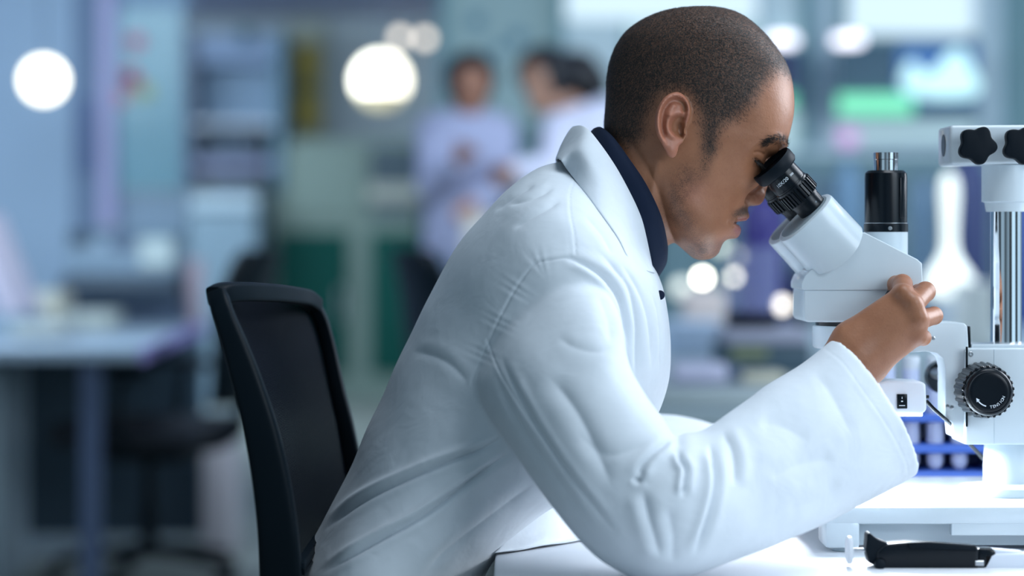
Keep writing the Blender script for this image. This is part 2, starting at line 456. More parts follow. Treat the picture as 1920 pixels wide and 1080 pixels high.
dsp -= .0018 * blob(1364, 452, 13, 5)
dsp += line([(1232, 292), (1222, 330), (1215, 370), (1212, 400)], 9, .0018) * (ay > .03)                                     # neck muscle
noz = np.sin(hx * .35 + np.sin(hy * .21) * 2) * np.sin(hy * .31 + np.sin(hx * .17) * 2)
co = co + no * dsp[:, None]
set_co(hm, co)
headVF = mesh_vf(hm)

# right hand, seen from its back, fingers closed on the zoom knob
def hand_mesh(mir=None):
    g = Grid(Pn(1500, 740, 2.30) - np.array([0, 0, 0]), Pn(1790, 470, 2.50), .0011)
    g.X, g.Y, g.Z = g.X.astype(np.float32), g.Y.astype(np.float32), g.Z.astype(np.float32)
    u = 2.385 / FPX
    def c(a, b, ra, rb, k=0.006, flat=None): g.cap(Pn(*a), Pn(*b), ra * u, rb * u, k, flat)
    # forearm and wrist
    c((1500, 775, 2.36), (1600, 672, 2.385), 47, 43, 0)
    c((1508, 752, 2.375), (1596, 648, 2.40), 40, 36, .012)
    c((1540, 765, 2.375), (1630, 690, 2.395), 34, 30, .012)
    # metacarpals
    c((1598, 634, 2.392), (1690, 556, 2.388), 33, 20, .014)
    c((1606, 650, 2.386), (1709, 574, 2.379), 35, 20, .012)
    c((1618, 668, 2.386), (1719, 601, 2.381), 34, 18.5, .012)
    c((1630, 682, 2.394), (1718, 630, 2.389), 30, 17.5, .012)
    # heel of the hand and ball of the thumb, turned away
    c((1600, 650, 2.410), (1672, 590, 2.418), 34, 26, .012)
    c((1630, 680, 2.412), (1700, 632, 2.414), 28, 22, .012)
    def finger(a, b, d, e, ra, rb, rc, rd, k=.0045):
        c(a, b, ra, rb, k); c(b, d, rb, rc, .0028); c(d, e, rc, rd, .0025)
    finger((1693, 554, 2.388), (1692, 533, 2.418), (1680, 533, 2.441), (1676, 546, 2.457), 21, 18.5, 16, 12.5)
    # gaps between the fingers stay open by joining them with a small blend only
    finger((1711, 573, 2.380), (1735, 547, 2.412), (1722, 549, 2.440), (1704, 560, 2.456), 19.5, 18.5, 16, 12.5, .003)
    finger((1722, 601, 2.382), (1751, 592, 2.412), (1741, 592, 2.436), (1718, 588, 2.446), 18.5, 16.5, 14.5, 12, .003)
    finger((1720, 630, 2.390), (1731, 633, 2.412), (1728, 628, 2.434), (1710, 612, 2.444), 17.5, 14.5, 13, 11, .003)
    # thumb leaves the side of the palm and meets the fingers on the knob
    c((1640, 610, 2.420), (1655, 586, 2.436), 24, 18, .008)
    c((1655, 586, 2.436), (1660, 575, 2.452), 17, 13, .003)
    # knuckles and tendons
    for p, r in (((1694, 548, 2.376), 9), ((1714, 569, 2.369), 10), ((1725, 598, 2.371), 9.5), ((1722, 627, 2.380), 8)):
        c(p, p, r, r, .013)
    V, F = g.nets(); return V, F
hV, hF = hand_mesh()
# left hand, resting on the bench behind the other sleeve: the same hand mirrored in depth
lV = hV - Pn(1560, 690, 2.385); lV[:, 1] *= -1; ca_, sa_ = math.cos(-.62), math.sin(-.62); lV = np.stack([lV[:, 0] * ca_ - lV[:, 2] * sa_, lV[:, 1], lV[:, 0] * sa_ + lV[:, 2] * ca_], 1) + Pn(1395, 885, 2.74); lF = [f[::-1] for f in hF]
# upper body, hips and legs under the clothes, one joined body
torsoR = pair_rings([(1215, 515, 1095, 340, .06), (1205, 570, 1030, 370, .12), (1195, 650, 950, 440, .14), (1160, 740, 880, 560, .14), (1070, 830, 800, 700, .13), (960, 930, 720, 860, .13), (860, 1060, 650, 1030, .14), (900, 1180, 590, 1180, .16), (860, 1320, 620, 1330, .15)], YM, 40, 4)
torV, torF = ring_mesh(torsoR)
def limb(pts, ns=24, sub=5):
    """pts rows: x, y(px), Y, radius"""
    K = cr([[*Pn(p[0], p[1], p[2]), p[3]] for p in pts], sub); R = []
    for i, k in enumerate(K):
        d = Vector(K[min(i + 1, len(K) - 1)][:3] - K[max(i - 1, 0)][:3]).normalized()
        u = d.cross(Vector((0, 1, 0))).normalized(); v = u.cross(d)
        R.append([np.array(k[:3]) + np.array(u * math.cos(t) + v * math.sin(t)) * k[3] for t in 2 * np.pi * np.arange(ns) / ns])
    return ring_mesh(np.array(R))
armR = limb([(1020, 600, 2.35, .045), (1075, 790, 2.275, .040), (1180, 955, 2.225, .038), (1300, 935, 2.245, .038), (1450, 850, 2.30, .036), (1560, 720, 2.365, .026)])
armL = limb([(1020, 600, 2.63, .045), (1060, 780, 2.70, .04), (1090, 880, 2.74, .038), (1230, 880, 2.74, .036), (1340, 882, 2.74, .032), (1400, 885, 2.74, .026)])
V, F = join_vf([headVF, (hV, hF), (lV, lF), (torV, torF), armR, armL])
bme = bpy.data.meshes.new('person'); bme.from_pydata(V.tolist(), [], F); bme.update()
nh = len(headVF[0])

def skin_mat():
    m = bpy.data.materials.new('skin'); m.use_nodes = True; nt = m.node_tree; b = nt.nodes['Principled BSDF']; L = nt.links
    def node(t, **k):
        n = nt.nodes.new(t)
        for a, v in k.items(): setattr(n, a, v)
        return n
    def at(nm):
        n = node('ShaderNodeAttribute'); n.attribute_name = nm; return n.outputs['Fac']
    tc = node('ShaderNodeTexCoord')
    def noise(scale, detail=4, rough=.6):
        n = node('ShaderNodeTexNoise'); n.inputs['Scale'].default_value = scale; n.inputs['Detail'].default_value = detail; n.inputs['Roughness'].default_value = rough
        L.new(tc.outputs['Object'], n.inputs['Vector']); return n.outputs['Fac']
    def mix(f, a, bcol):
        n = node('ShaderNodeMix', data_type='RGBA')
        (L.new(f, n.inputs[0]) if not isinstance(f, float) else n.inputs[0].__setattr__('default_value', f))
        for s, x in ((6, a), (7, bcol)):
            if isinstance(x, tuple): n.inputs[s].default_value = (*x, 1)
            else: L.new(x, n.inputs[s])
        return n.outputs[2]
    def mathn(op, a, bb):
        n = node('ShaderNodeMath', operation=op)
        for s, x in ((0, a), (1, bb)):
            if isinstance(x, (int, float)): n.inputs[s].default_value = x
            else: L.new(x, n.inputs[s])
        n.use_clamp = True; return n.outputs[0]
    def ramp(f, a, b_):
        n = node('ShaderNodeMapRange'); n.inputs[1].default_value = a; n.inputs[2].default_value = b_; L.new(f, n.inputs[0]); return n.outputs[0]
    col = mix(ramp(noise(28), .30, .70), SKIN_A, SKIN_B)
    col = mix(mathn('MULTIPLY', ramp(noise(420, 2), .56, .72), .22), col, (.20, .085, .05))
    col = mix(mathn('MULTIPLY', at('red'), .55), col, (.42, .15, .10))
    col = mix(mathn('MULTIPLY', at('lip'), .75), col, (.27, .085, .085))
    spk = ramp(noise(950, 2, .5), .47, .62)
    blot = ramp(noise(120, 3, .6), .35, .60)
    bd = mathn('MULTIPLY', at('beard'), mathn('ADD', .22, mathn('ADD', mathn('MULTIPLY', blot, .35), mathn('MULTIPLY', spk, .55))))
    col = mix(mathn('MULTIPLY', bd, .85), col, (.028, .018, .016))
    sc_ = mathn('MULTIPLY', at('scalp'), mathn('ADD', .62, mathn('MULTIPLY', ramp(noise(700, 2, .5), .4, .62), .38)))
    col = mix(sc_, col, (.019, .018, .016))
    L.new(col, b.inputs['Base Color'])
    r = node('ShaderNodeMapRange'); r.inputs[3].default_value = .43; r.inputs[4].default_value = .62; L.new(at('scalp'), r.inputs[0]); L.new(r.outputs[0], b.inputs['Roughness'])
    b.inputs['Subsurface Weight'].default_value = .05; b.inputs['Subsurface Radius'].default_value = (.9, .32, .18); b.inputs['Subsurface Scale'].default_value = .006
    b.inputs['Specular IOR Level'].default_value = .42
    n2 = noise(520, 3, .6); n3 = noise(90, 3)
    bp = node('ShaderNodeBump'); bp.inputs['Distance'].default_value = .0005; bp.inputs['Strength'].default_value = .35; L.new(n2, bp.inputs['Height'])
    bp2 = node('ShaderNodeBump'); bp2.inputs['Distance'].default_value = .0012; bp2.inputs['Strength'].default_value = .25; L.new(n3, bp2.inputs['Height']); L.new(bp.outputs[0], bp2.inputs['Normal'])
    L.new(bp2.outputs[0], b.inputs['Normal'])
    return m
SKIN_A = (.29, .116, .058); SKIN_B = (.375, .163, .086)
M_skin = skin_mat()
person = link('person', bme, M_skin, None)
tag(person, 'man with shaved head in a white lab coat bending over a microscope', 'person')
# hair, beard, lips and redness as masks in the head's own coordinates
allco, _ = mesh_arrays(bme); hx, hy = head_px(allco); ay = np.abs(allco[:, 1] - YM); isH = np.arange(len(allco)) < nh
HAIR = [(1500, 168), (1478, 160), (1455, 150), (1436, 158), (1420, 180), (1400, 208), (1376, 232), (1352, 246), (1342, 262), (1336, 290), (1322, 300), (1308, 285), (1298, 258), (1292, 225), (1280, 200), (1262, 186), (1236, 192), (1216, 222), (1208, 258), (1200, 270), (1185, 280), (1165, 285), (1140, 280), (1110, 270)]
def inside_above(x, y):
    pts = np.array(HAIR + [(1118, -200), (1700, -200), (1700, 175)], float); ins = np.zeros(x.shape, bool)
    for a, b in zip(pts, np.roll(pts, -1, 0)):
        cnd = ((a[1] > y) != (b[1] > y)); xi = (b[0] - a[0]) * (y - a[1]) / (b[1] - a[1] + 1e-9) + a[0]; ins ^= cnd & (x < xi)
    d, _, _ = poly_dist(x, y, np.array(HAIR, float)); return np.where(ins, d, -d)
sd = inside_above(hx, hy)
lim = sstep(-12, 30, sd)
# the hairline over the forehead is straighter seen from the front
fore = sstep(1380, 1440, hx)
scalp = lim * isH
ear_m = (ay > .079) * (hx > 1215) * (hx < 1288) * (hy > 178) * (hy < 305)
scalp = scalp * (1 - ear_m)
attr(bme, 'scalp', scalp)
def bl(cx, cy, rx, ry, ang=0.0, pw=2):
    c, s = math.cos(ang), math.sin(ang); u = ((hx - cx) * c + (hy - cy) * s) / rx; v = (-(hx - cx) * s + (hy - cy) * c) / ry
    return np.exp(-np.hypot(u, v) ** pw)
beard = np.clip(.95 * bl(1316, 290, 15, 40, .15, 3) + .75 * bl(1280, 335, 30, 28, -.3) + .55 * bl(1262, 372, 22, 24) + .4 * bl(1285, 420, 40, 26, .5) + 1.0 * bl(1306, 470, 38, 22, .1) + .45 * bl(1262, 405, 24, 34, -.4) + .35 * bl(1355, 462, 14, 10)
                + 1.9 * bl(1390, 397, 19, 9, -.3, 3) + .5 * bl(1372, 408, 10, 12), 0, 2) * isH * (1 - ear_m)
attr(bme, 'beard', beard)
lip = np.clip(bl(1390, 411.5, 16, 4.5, -.1, 3) + bl(1381, 431, 10, 11, .35, 3), 0, 1) * isH * (ay < .032)
attr(bme, 'lip', lip)
attr(bme, 'red', np.clip(.9 * ear_m + .6 * bl(1290, 365, 30, 30) + .6 * bl(1420, 370, 16, 14), 0, 1) * isH)

# cropped hair: short strands over the scalp, thickest where the mask is full
rng = np.random.default_rng(7)
def strands(name, n, wfun, length, width, material, dirf, label=None, jitter=.35, lift=.35, seed=1, reg=None):
    r = np.random.default_rng(seed)
    tri = np.array([(q[0], q[1], q[2]) for q in headVF[1]] + [(q[0], q[2], q[3]) for q in headVF[1] if len(q) > 3])
    A = allco[tri[:, 0]]; B = allco[tri[:, 1]]; Cc = allco[tri[:, 2]]
    nrm = np.cross(B - A, Cc - A); ar = np.linalg.norm(nrm, axis=1); nrm /= ar[:, None] + 1e-12
    wt = ar * wfun(((A + B + Cc) / 3), tri)
    pick = r.choice(len(tri), n, p=wt / wt.sum())
    u = r.random((n, 2)); fl = u.sum(1) > 1; u[fl] = 1 - u[fl]
    p = A[pick] + (B - A)[pick] * u[:, :1] + (Cc - A)[pick] * u[:, 1:]
    nn = nrm[pick]; hc = np.array([.19, YM, 1.12]); flip = ((p - hc) * nn).sum(1) < 0; nn[flip] *= -1
    d = dirf(p, nn) + r.normal(0, jitter, (n, 3)); d -= (d * nn).sum(1)[:, None] * nn; d /= np.linalg.norm(d, axis=1)[:, None] + 1e-9
    dd = d + nn * lift; dd /= np.linalg.norm(dd, axis=1)[:, None]
    s = np.cross(dd, nn); s /= np.linalg.norm(s, axis=1)[:, None] + 1e-9
    ln = length * (.6 + .7 * r.random(n))[:, None]
    p0 = p - nn * .0003
    VV = np.stack([p0 - s * width, p0 + s * width, p0 + dd * ln], 1).reshape(-1, 3)
    FF = np.arange(3 * n).reshape(n, 3)
    me = bpy.data.meshes.new(name); me.from_pydata(VV.tolist(), [], FF.tolist()); me.update()
    return link(name, me, material, person)
M_hair = mat('hair', (.020, .018, .017), .5, spec=.5)
def down(p, nn):
    c = np.array(Pn(1262, 70, YM)); v = p - c; v[:, 1] *= .4; return v / (np.linalg.norm(v, axis=1)[:, None] + 1e-6)
strands('cropped_hair', 60000, lambda c, t: scalp[t].mean(1) ** 1.3, .0040, .00016, M_hair, down)
strands('stubble', 8000, lambda c, t: np.clip(beard[t].mean(1) - .15, 0, 1) ** 1.6, .0020, .00010, M_hair, lambda p, n: np.tile(np.array([.55, 0, -.8]), (len(p), 1)), jitter=.5, seed=3)
def brow_w(c, t):
    x = 960 + c[:, 0] * FPX / YM; y = HOR + (CZ - c[:, 2]) * FPX / YM
    d, _, rr = poly_dist(x, y, [(1428, 272), (1440, 266), (1456, 264), (1476, 275)])
    return np.exp(-(d / 4.5) ** 2) * (np.abs(c[:, 1] - YM) > .010) * (np.abs(c[:, 1] - YM) < .058)
for sd2 in (1, -1): strands('eyebrow', 750, lambda c, t: brow_w(c, t) * ((c[:, 1] - YM) * sd2 < 0), .0075, .00022, M_hair, lambda p, n: np.tile(np.array([-.9, 0, .25]), (len(p), 1)), jitter=.25, lift=.25, seed=5)
def lash_w(c, t):
    x = 960 + c[:, 0] * FPX / YM; y = HOR + (CZ - c[:, 2]) * FPX / YM
    d, _, rr = poly_dist(x, y, [(1406, 301), (1414, 306), (1426, 314)])
    return np.exp(-(d / 1.8) ** 2) * (np.abs(c[:, 1] - YM) > .012) * (np.abs(c[:, 1] - YM) < .058)
for sd2 in (1, -1): strands('eyelash', 210, lambda c, t: lash_w(c, t) * ((c[:, 1] - YM) * sd2 < 0), .0080, .00030, M_hair, lambda p, n: np.tile(np.array([.35, 0, -1.0]), (len(p), 1)), jitter=.25, lift=.5, seed=6)

# ---- clothes
def cloth_mat(name, col, weave=1500, rough=.85, crinkle=.35, sheen=.15):
    m = bpy.data.materials.new(name); m.use_nodes = True; nt = m.node_tree; b = nt.nodes['Principled BSDF']; L = nt.links
    tc = nt.nodes.new('ShaderNodeTexCoord')
    def noise(scale, detail, dist=0):
        n = nt.nodes.new('ShaderNodeTexNoise'); n.inputs['Scale'].default_value = scale; n.inputs['Detail'].default_value = detail; n.inputs['Distortion'].default_value = dist
        L.new(tc.outputs['Object'], n.inputs['Vector']); return n.outputs['Fac']
    mr = nt.nodes.new('ShaderNodeMapRange'); mr.inputs[3].default_value = .95; mr.inputs[4].default_value = 1.04; L.new(noise(60, 4), mr.inputs[0])
    v = nt.nodes.new('ShaderNodeVectorMath'); v.operation = 'SCALE'; v.inputs[0].default_value = col; L.new(mr.outputs[0], v.inputs['Scale']); L.new(v.outputs[0], b.inputs['Base Color'])
    b.inputs['Roughness'].default_value = rough; b.inputs['Sheen Weight'].default_value = sheen; b.inputs['Specular IOR Level'].default_value = .25
    prev = None
    for (s, d, dist, st) in ((9, .012, .6, crinkle), (26, .004, .8, crinkle), (weave, 3, 0, .25)):
        bp = nt.nodes.new('ShaderNodeBump'); bp.inputs['Strength'].default_value = st
        bp.inputs['Distance'].default_value = {9: .008, 26: .0028}.get(s, .0003)
        L.new(noise(s, 3, dist), bp.inputs['Height'])
        if prev: L.new(prev, bp.inputs['Normal'])
        prev = bp.outputs[0]
    L.new(prev, b.inputs['Normal']); return m
M_coat = cloth_mat('white_cotton', (.70, .745, .79))
M_navy = cloth_mat('navy_cotton', (.004, .011, .032), crinkle=.3, sheen=.0)
M_trous = cloth_mat('dark_cotton', (.03, .035, .05), sheen=0)

TORSO = [(1222, 505, 1085, 300, .075), (1226, 505, 1047, 303, .110, .5, .5), (1234, 520, 1004, 317, .150, .45, .42), (1243, 548, 958, 350, .186, .42, .38), (1250, 590, 912, 397, .205, .42, .38), (1255, 640, 872, 440, .212, .42, .40),
         (1255, 690, 835, 496, .212, .42, .42), (1246, 735, 802, 562, .208, .42, .42), (1225, 785, 771, 625, .204, .42, .42), (1180, 840, 741, 688, .200, .45, .42), (1120, 890, 714, 748, .198, .45, .42), (1070, 925, 690, 803, .198, .45, .42),
         (1030, 950, 664, 862, .200, .45, .42), (985, 985, 637, 918, .204, .45, .42), (945, 1025, 609, 968, .208, .45, .42), (915, 1065, 586, 1010, .212, .45, .42), (900, 1110, 562, 1056, .215, .45, .42), (895, 1170, 545, 1120, .217, .5, .45), (900, 1230, 540, 1200, .217, .5, .45), (905, 1290, 550, 1290, .215, .5, .45), (890, 1340, 575, 1350, .20)]
tR = pair_rings(TORSO, YM, 120, 4)
SLEEVE = [  # top point, bottom point, centre distance, half depth, bulge of the ring plane (px)
 (1085, 470, 900, 650, 2.385, .085, 0), (1118, 520, 890, 715, 2.345, .092, 0), (1145, 560, 912, 770, 2.315, .092, 0), (1166, 610, 942, 815, 2.292, .088, 0), (1178, 680, 985, 878, 2.268, .084, 0), (1212, 745, 1035, 948, 2.245, .078, 0),
 (1248, 792, 1085, 1010, 2.228, .072, 0), (1263, 816, 1140, 1058, 2.218, .068, 0), (1270, 822, 1205, 1088, 2.215, .067, 0), (1284, 812, 1285, 1080, 2.220, .066, 0), (1318, 806, 1365, 1054, 2.235, .064, 0), (1372, 772, 1452, 1020, 2.262, .062, 0),
 (1436, 724, 1540, 982, 2.292, .060, 6), (1502, 684, 1630, 938, 2.322, .058, 14), (1563, 637, 1719, 890, 2.350, .054, 22)]
def sleeve_rings(keys, ns=90, sub=5, hollow=.11):
    K = cr(np.array(keys, float), sub); R = []
    th = 2 * np.pi * np.arange(ns) / ns
    for i, (tx, ty, bx_, by, Y, d, bu) in enumerate(K):
        T = Pn(tx, ty, Y); B = Pn(bx_, by, Y); c = (T + B) / 2; h = (T - B) / 2
        ax = np.array([-(h[2]), 0, h[0]]); ax = ax / np.linalg.norm(ax) * -1
        e = .88
        cs = np.sign(np.cos(th)) * np.abs(np.cos(th)) ** e; sn = np.sign(np.sin(th)) * np.abs(np.sin(th)) ** e
        r = c + cs[:, None] * h + sn[:, None] * np.array([0, -d, 0]) + (np.abs(sn) ** 1.5)[:, None] * ax * (bu * Y / FPX)
        R.append(r)
    R = np.array(R)
    if hollow:
        inner = []
        for k in range(10):
            j = len(R) - 1 - int(k * 1.2)
            c = R[j].mean(0); v = R[j] - c; ln = np.linalg.norm(v, axis=1)[:, None]
            inner.append(c + v * (ln - .0055) / ln)
        R = np.concatenate([R, np.array(inner)], 0)
    return R
sR = sleeve_rings(SLEEVE)
SLEEVE_L = [(1085, 480, 930, 660, 2.61, .085, 0), (1110, 540, 925, 740, 2.66, .09, 0), (1125, 620, 940, 830, 2.70, .085, 0), (1150, 700, 965, 900, 2.73, .08, 0), (1190, 755, 1000, 950, 2.745, .075, 0), (1225, 775, 1080, 962, 2.75, .065, 0),
            (1270, 778, 1190, 962, 2.75, .06, 0), (1310, 786, 1300, 960, 2.745, .055, 0), (1350, 800, 1375, 955, 2.74, .05, 0)]
sL = sleeve_rings(SLEEVE_L)
def coat_mesh():
    V, F = join_vf([ring_mesh(tR), ring_mesh(sR), ring_mesh(sL)])
    me = remesh(V, F, .0032, 7, .5)
    return me
cme = coat_mesh()
co, no = mesh_arrays(cme)
FOLDS = [  # polyline, groove width px, depth mm, strength of the ridge beside it (sign picks the side)
 ([(960, 812), (900, 842), (830, 868), (760, 898), (690, 932), (640, 966), (598, 1004)], 5.5, 5.0, 1.5),
 ([(968, 842), (910, 880), (850, 925), (790, 968), (720, 1006), (650, 1046), (600, 1078)], 5.5, 5.5, 1.5),
 ([(1010, 900), (960, 940), (900, 985), (830, 1040), (790, 1085)], 9, 2.2, .8),
 ([(882, 724), (862, 700), (840, 680), (805, 664), (770, 660)], 9, 1.3, .7),
 
 
 ([(935, 655), (955, 705), (990, 770), (1030, 835), (1080, 905), (1130, 968), (1160, 1010)], 6, 2.0, -1.0),
 ([(925, 690), (960, 770), (1010, 850), (1070, 935), (1110, 990)], 9, 1.5, 1.0),
 ([(1025, 700), (1080, 770), (1120, 850), (1150, 920)], 18, 3.0, .7),
 ([(1198, 905), (1203, 878), (1222, 852), (1246, 832), (1262, 818)], 6, 4.5, 1.2),
 ([(1189, 893), (1196, 902), (1202, 897)], 5, 4.0, .4),
 ([(1240, 1050), (1226, 1000), (1214, 960), (1204, 915)], 10, 4.0, -1.0),
 ([(1272, 842), (1276, 862), (1286, 880), (1283, 912), (1279, 935)], 5, 5.5, 1.2),
 ([(1328, 826), (1338, 860), (1342, 905), (1334, 950), (1318, 1000), (1300, 1046)], 6.5, 5.0, 1.3),
 ([(1352, 806), (1372, 838), (1380, 880), (1376, 915)], 8, 2.6, -1.0),
 ([(1250, 950), (1262, 1000), (1262, 1060)], 14, 3.0, .8),
 ([(1050, 482), (1090, 492), (1132, 520), (1160, 560), (1172, 610), (1176, 660)], 6, 4.0, 1.1),
 ([(1042, 628), (1075, 650), (1120, 660), (1165, 650)], 9, .9, -.9),
 ([(1080, 812), (1130, 850), (1180, 845), (1225, 820)], 12, 1.3, .9),
 ([(1120, 545), (1140, 600), (1146, 650)], 12, 1.2, -.6),
 ([(1005, 345), (960, 372), (925, 398)], 7, 1.8, .8), ([(1040, 352), (1000, 372), (950, 385)], 6, 1.6, .8), ([(1055, 375), (1010, 400), (960, 430)], 7, 1.6, .8),
 ([(1095, 400), (1130, 440), (1150, 480)], 6, 1.8, .7),
 ([(1120, 470), (1150, 500), (1178, 540), (1192, 600), (1194, 660), (1190, 720)], 6, 3.2, 1.1),
 ([(1160, 490), (1190, 530), (1212, 580), (1222, 640), (1222, 700)], 6, 3.0, 1.1),
 ([(1219, 545), (1232, 580), (1238, 640), (1236, 700)], 3, 2.0, .8),
 ([(1420, 790), (1470, 800), (1520, 830)], 26, 1.5, .4), ([(1440, 900), (1500, 870), (1570, 860)], 20, 1.3, -.6), ([(1470, 960), (1530, 940), (1580, 905)], 20, 1.3, .6),
 ([(1520, 690), (1560, 740), (1600, 820)], 18, 1.2, -.6),
]
SEAMS = [  # stitched seams: fine groove with a low raised edge
 ([(1078, 338), (1069, 362), (1070, 400), (1077, 440), (1080, 482)], 1.5, .6), ([(1080, 482), (1040, 486), (1003, 496), (975, 530), (950, 572), (928, 615), (905, 665), (888, 705), (882, 726)], 1.7, .9),
 ([(912, 632), (935, 692), (970, 752), (1012, 812), (1062, 885)], 1.4, .7),
 ([(1541, 650), (1580, 680), (1620, 735), (1668, 805), (1698, 865), (1702, 895)], 1.5, .28),
]
def apply_folds(co, no, folds, seams, fade=.15):
    px, py = to_px(co); wgt = sstep(-.05, .35, -no[:, 1]); d = np.zeros(len(co))
    for pts, wd, amp, rid in folds:
        a = np.array(pts); m = (px > a[:, 0].min() - 6 * wd) & (px < a[:, 0].max() + 6 * wd) & (py > a[:, 1].min() - 6 * wd) & (py < a[:, 1].max() + 6 * wd) & (wgt > 0)
        if not m.any(): continue
        dd, sg, rr = poly_dist(px[m], py[m], pts); tp = sstep(0, .22, rr) * sstep(0, .22, 1 - rr); s_ = dd * sg * np.sign(rid)
        r = abs(rid)
        v = -1.15 * np.exp(-(dd / (wd * .8)) ** 1.25) + .55 * r * np.exp(-((s_ - 2.0 * wd) / (1.5 * wd)) ** 2) + .18 * r * np.exp(-((s_ + 2.2 * wd) / (1.6 * wd)) ** 2)
        d[m] += amp * .001 * v * tp
    for pts, wd, amp in seams:
        dd, sg, rr = poly_dist(px, py, pts); s_ = dd * sg
        v = -np.exp(-(dd / wd) ** 2) + .35 * np.exp(-((s_ - 4 * wd) / (2.5 * wd)) ** 2)
        d += amp * .001 * v * sstep(0, .03, rr) * sstep(0, .03, 1 - rr)
    return co + no * (d * wgt)[:, None]
# one subdivision so that seams and creases hold
tmp = bpy.data.objects.new('tmp', cme); C.objects.link(tmp); sub = tmp.modifiers.new('s', 'SUBSURF'); sub.levels = 1; sub.render_levels = 1
cme2 = bpy.data.meshes.new_from_object(tmp.evaluated_get(bpy.context.evaluated_depsgraph_get())); bpy.data.objects.remove(tmp)
co, no = mesh_arrays(cme2)
# broad soft undulation of loose cloth
und = (np.sin(co[:, 0] * 38 + 3 * np.sin(co[:, 2] * 21)) * np.sin(co[:, 2] * 33 + 2 * np.sin(co[:, 0] * 27)) + .5 * np.sin(co[:, 0] * 80 + co[:, 2] * 60))
co = co + no * (und * .0006)[:, None]
co = apply_folds(co, no, FOLDS, SEAMS)
px_, py_ = to_px(co); dd_, sg_a, rr_ = poly_dist(px_, py_, SEAMS[1][0])
pk_w = np.exp(-(dd_ / 26) ** 2) * sstep(0, .1, rr_) * sstep(0, .1, 1 - rr_)
co = co + no * (pk_w * .00022 * np.sin(rr_ * 95 + 3 * np.sin(rr_ * 31)) * sstep(0, .4, -no[:, 1]))[:, None]
set_co(cme2, co)
coat = link('lab_coat', cme2, M_coat, person)

# coat collar: folded leaf from the neck line down over the shoulders
IN = [(1078, 243, 0.0), (1092, 246, .040), (1110, 268, .066), (1150, 325, .077), (1188, 395, .072), (1209, 445, .060), (1222, 512, .040)]
TOP = [(1070, 243, 0.0), (1086, 245, .045), (1104, 262, .073), (1143, 320, .086), (1181, 392, .082), (1203, 445, .069), (1219, 512, .046)]
MID = [(1054, 270, 0.0), (1066, 275, .056), (1085, 292, .092), (1128, 356, .110), (1166, 418, .106), (1188, 465, .092), (1216, 510, .060)]
OUT = [(1043, 299, 0.0), (1046, 303, .066), (1060, 322, .108), (1110, 394, .136), (1146, 446, .132), (1167, 487, .116), (1200, 505, .082)]
STD = [(1090, 285, 0.0), (1100, 290, .038), (1118, 310, .060), (1155, 360, .070), (1190, 420, .066), (1210, 470, .055), (1222, 520, .036)]
from mathutils.bvhtree import BVHTree
_cv, _cf = mesh_vf(cme2); coat_bvh = BVHTree.FromPolygons([tuple(v) for v in _cv], _cf)
def coat_front(p):
    h = coat_bvh.ray_cast(Vector((p[0], 1.8, p[2])), Vector((0, 1, 0))); return h[0].y if h[0] else None
def collar_sheet(rows, side, n=40, cols=6, lay=False):
    G = []
    for r in rows:
        k = cr([list(Pn(x, y, YM) + np.array([0, -d, 0])) for x, y, d in r], n // 6); G.append(k)
    if lay:   # the free edge lies on the coat, the roll stays just above it
        for ri, gap in ((len(G) - 1, .0022), (len(G) - 2, .0055)):
            ys = np.array([q if q is not None else np.nan for q in (coat_front(p) for p in G[ri])]); old = G[ri][:, 1].copy()
            want = np.where(np.isnan(ys), old, ys - gap); want = np.where(np.abs(want - old) > .05, old, want)
            if ri == len(G) - 2: want = np.minimum(old, want)
            for _ in range(4): want[1:-1] = .25 * want[:-2] + .5 * want[1:-1] + .25 * want[2:]
            G[ri][1:, 1] = want[1:]
    for k in G: k[:, 1] = YM + (k[:, 1] - YM) * side
    G = np.array(G); G2 = np.stack([cr(G[:, j], cols) for j in range(G.shape[1])], 1)
    return G2
def sheet_obj(name, sheets, material, parent, th_=.0022, subd=1):
    V = []; F = []; o = 0
    for G in sheets:
        a, b, _ = G.shape; V.append(G.reshape(-1, 3))
        for i in range(a - 1):
            for j in range(b - 1): F.append((o + i * b + j, o + i * b + j + 1, o + (i + 1) * b + j + 1, o + (i + 1) * b + j))
        o += a * b
    me = bpy.data.meshes.new(name); me.from_pydata(np.vstack(V).tolist(), [], F)
    bm = bmesh.new(); bm.from_mesh(me); bmesh.ops.remove_doubles(bm, verts=bm.verts, dist=.0004); bmesh.ops.recalc_face_normals(bm, faces=bm.faces); bm.to_mesh(me); bm.free()
    t = bpy.data.objects.new('t', me); C.objects.link(t)
    s = t.modifiers.new('so', 'SOLIDIFY'); s.thickness = th_; s.offset = 0
    if subd: q = t.modifiers.new('su', 'SUBSURF'); q.levels = subd; q.render_levels = subd
    out = bpy.data.meshes.new_from_object(t.evaluated_get(bpy.context.evaluated_depsgraph_get())); bpy.data.objects.remove(t)
    return link(name, out, material, parent)
sheet_obj('collar', [collar_sheet([STD, IN, TOP, MID, OUT], s, lay=True) for s in (1, -1)], M_coat, coat)

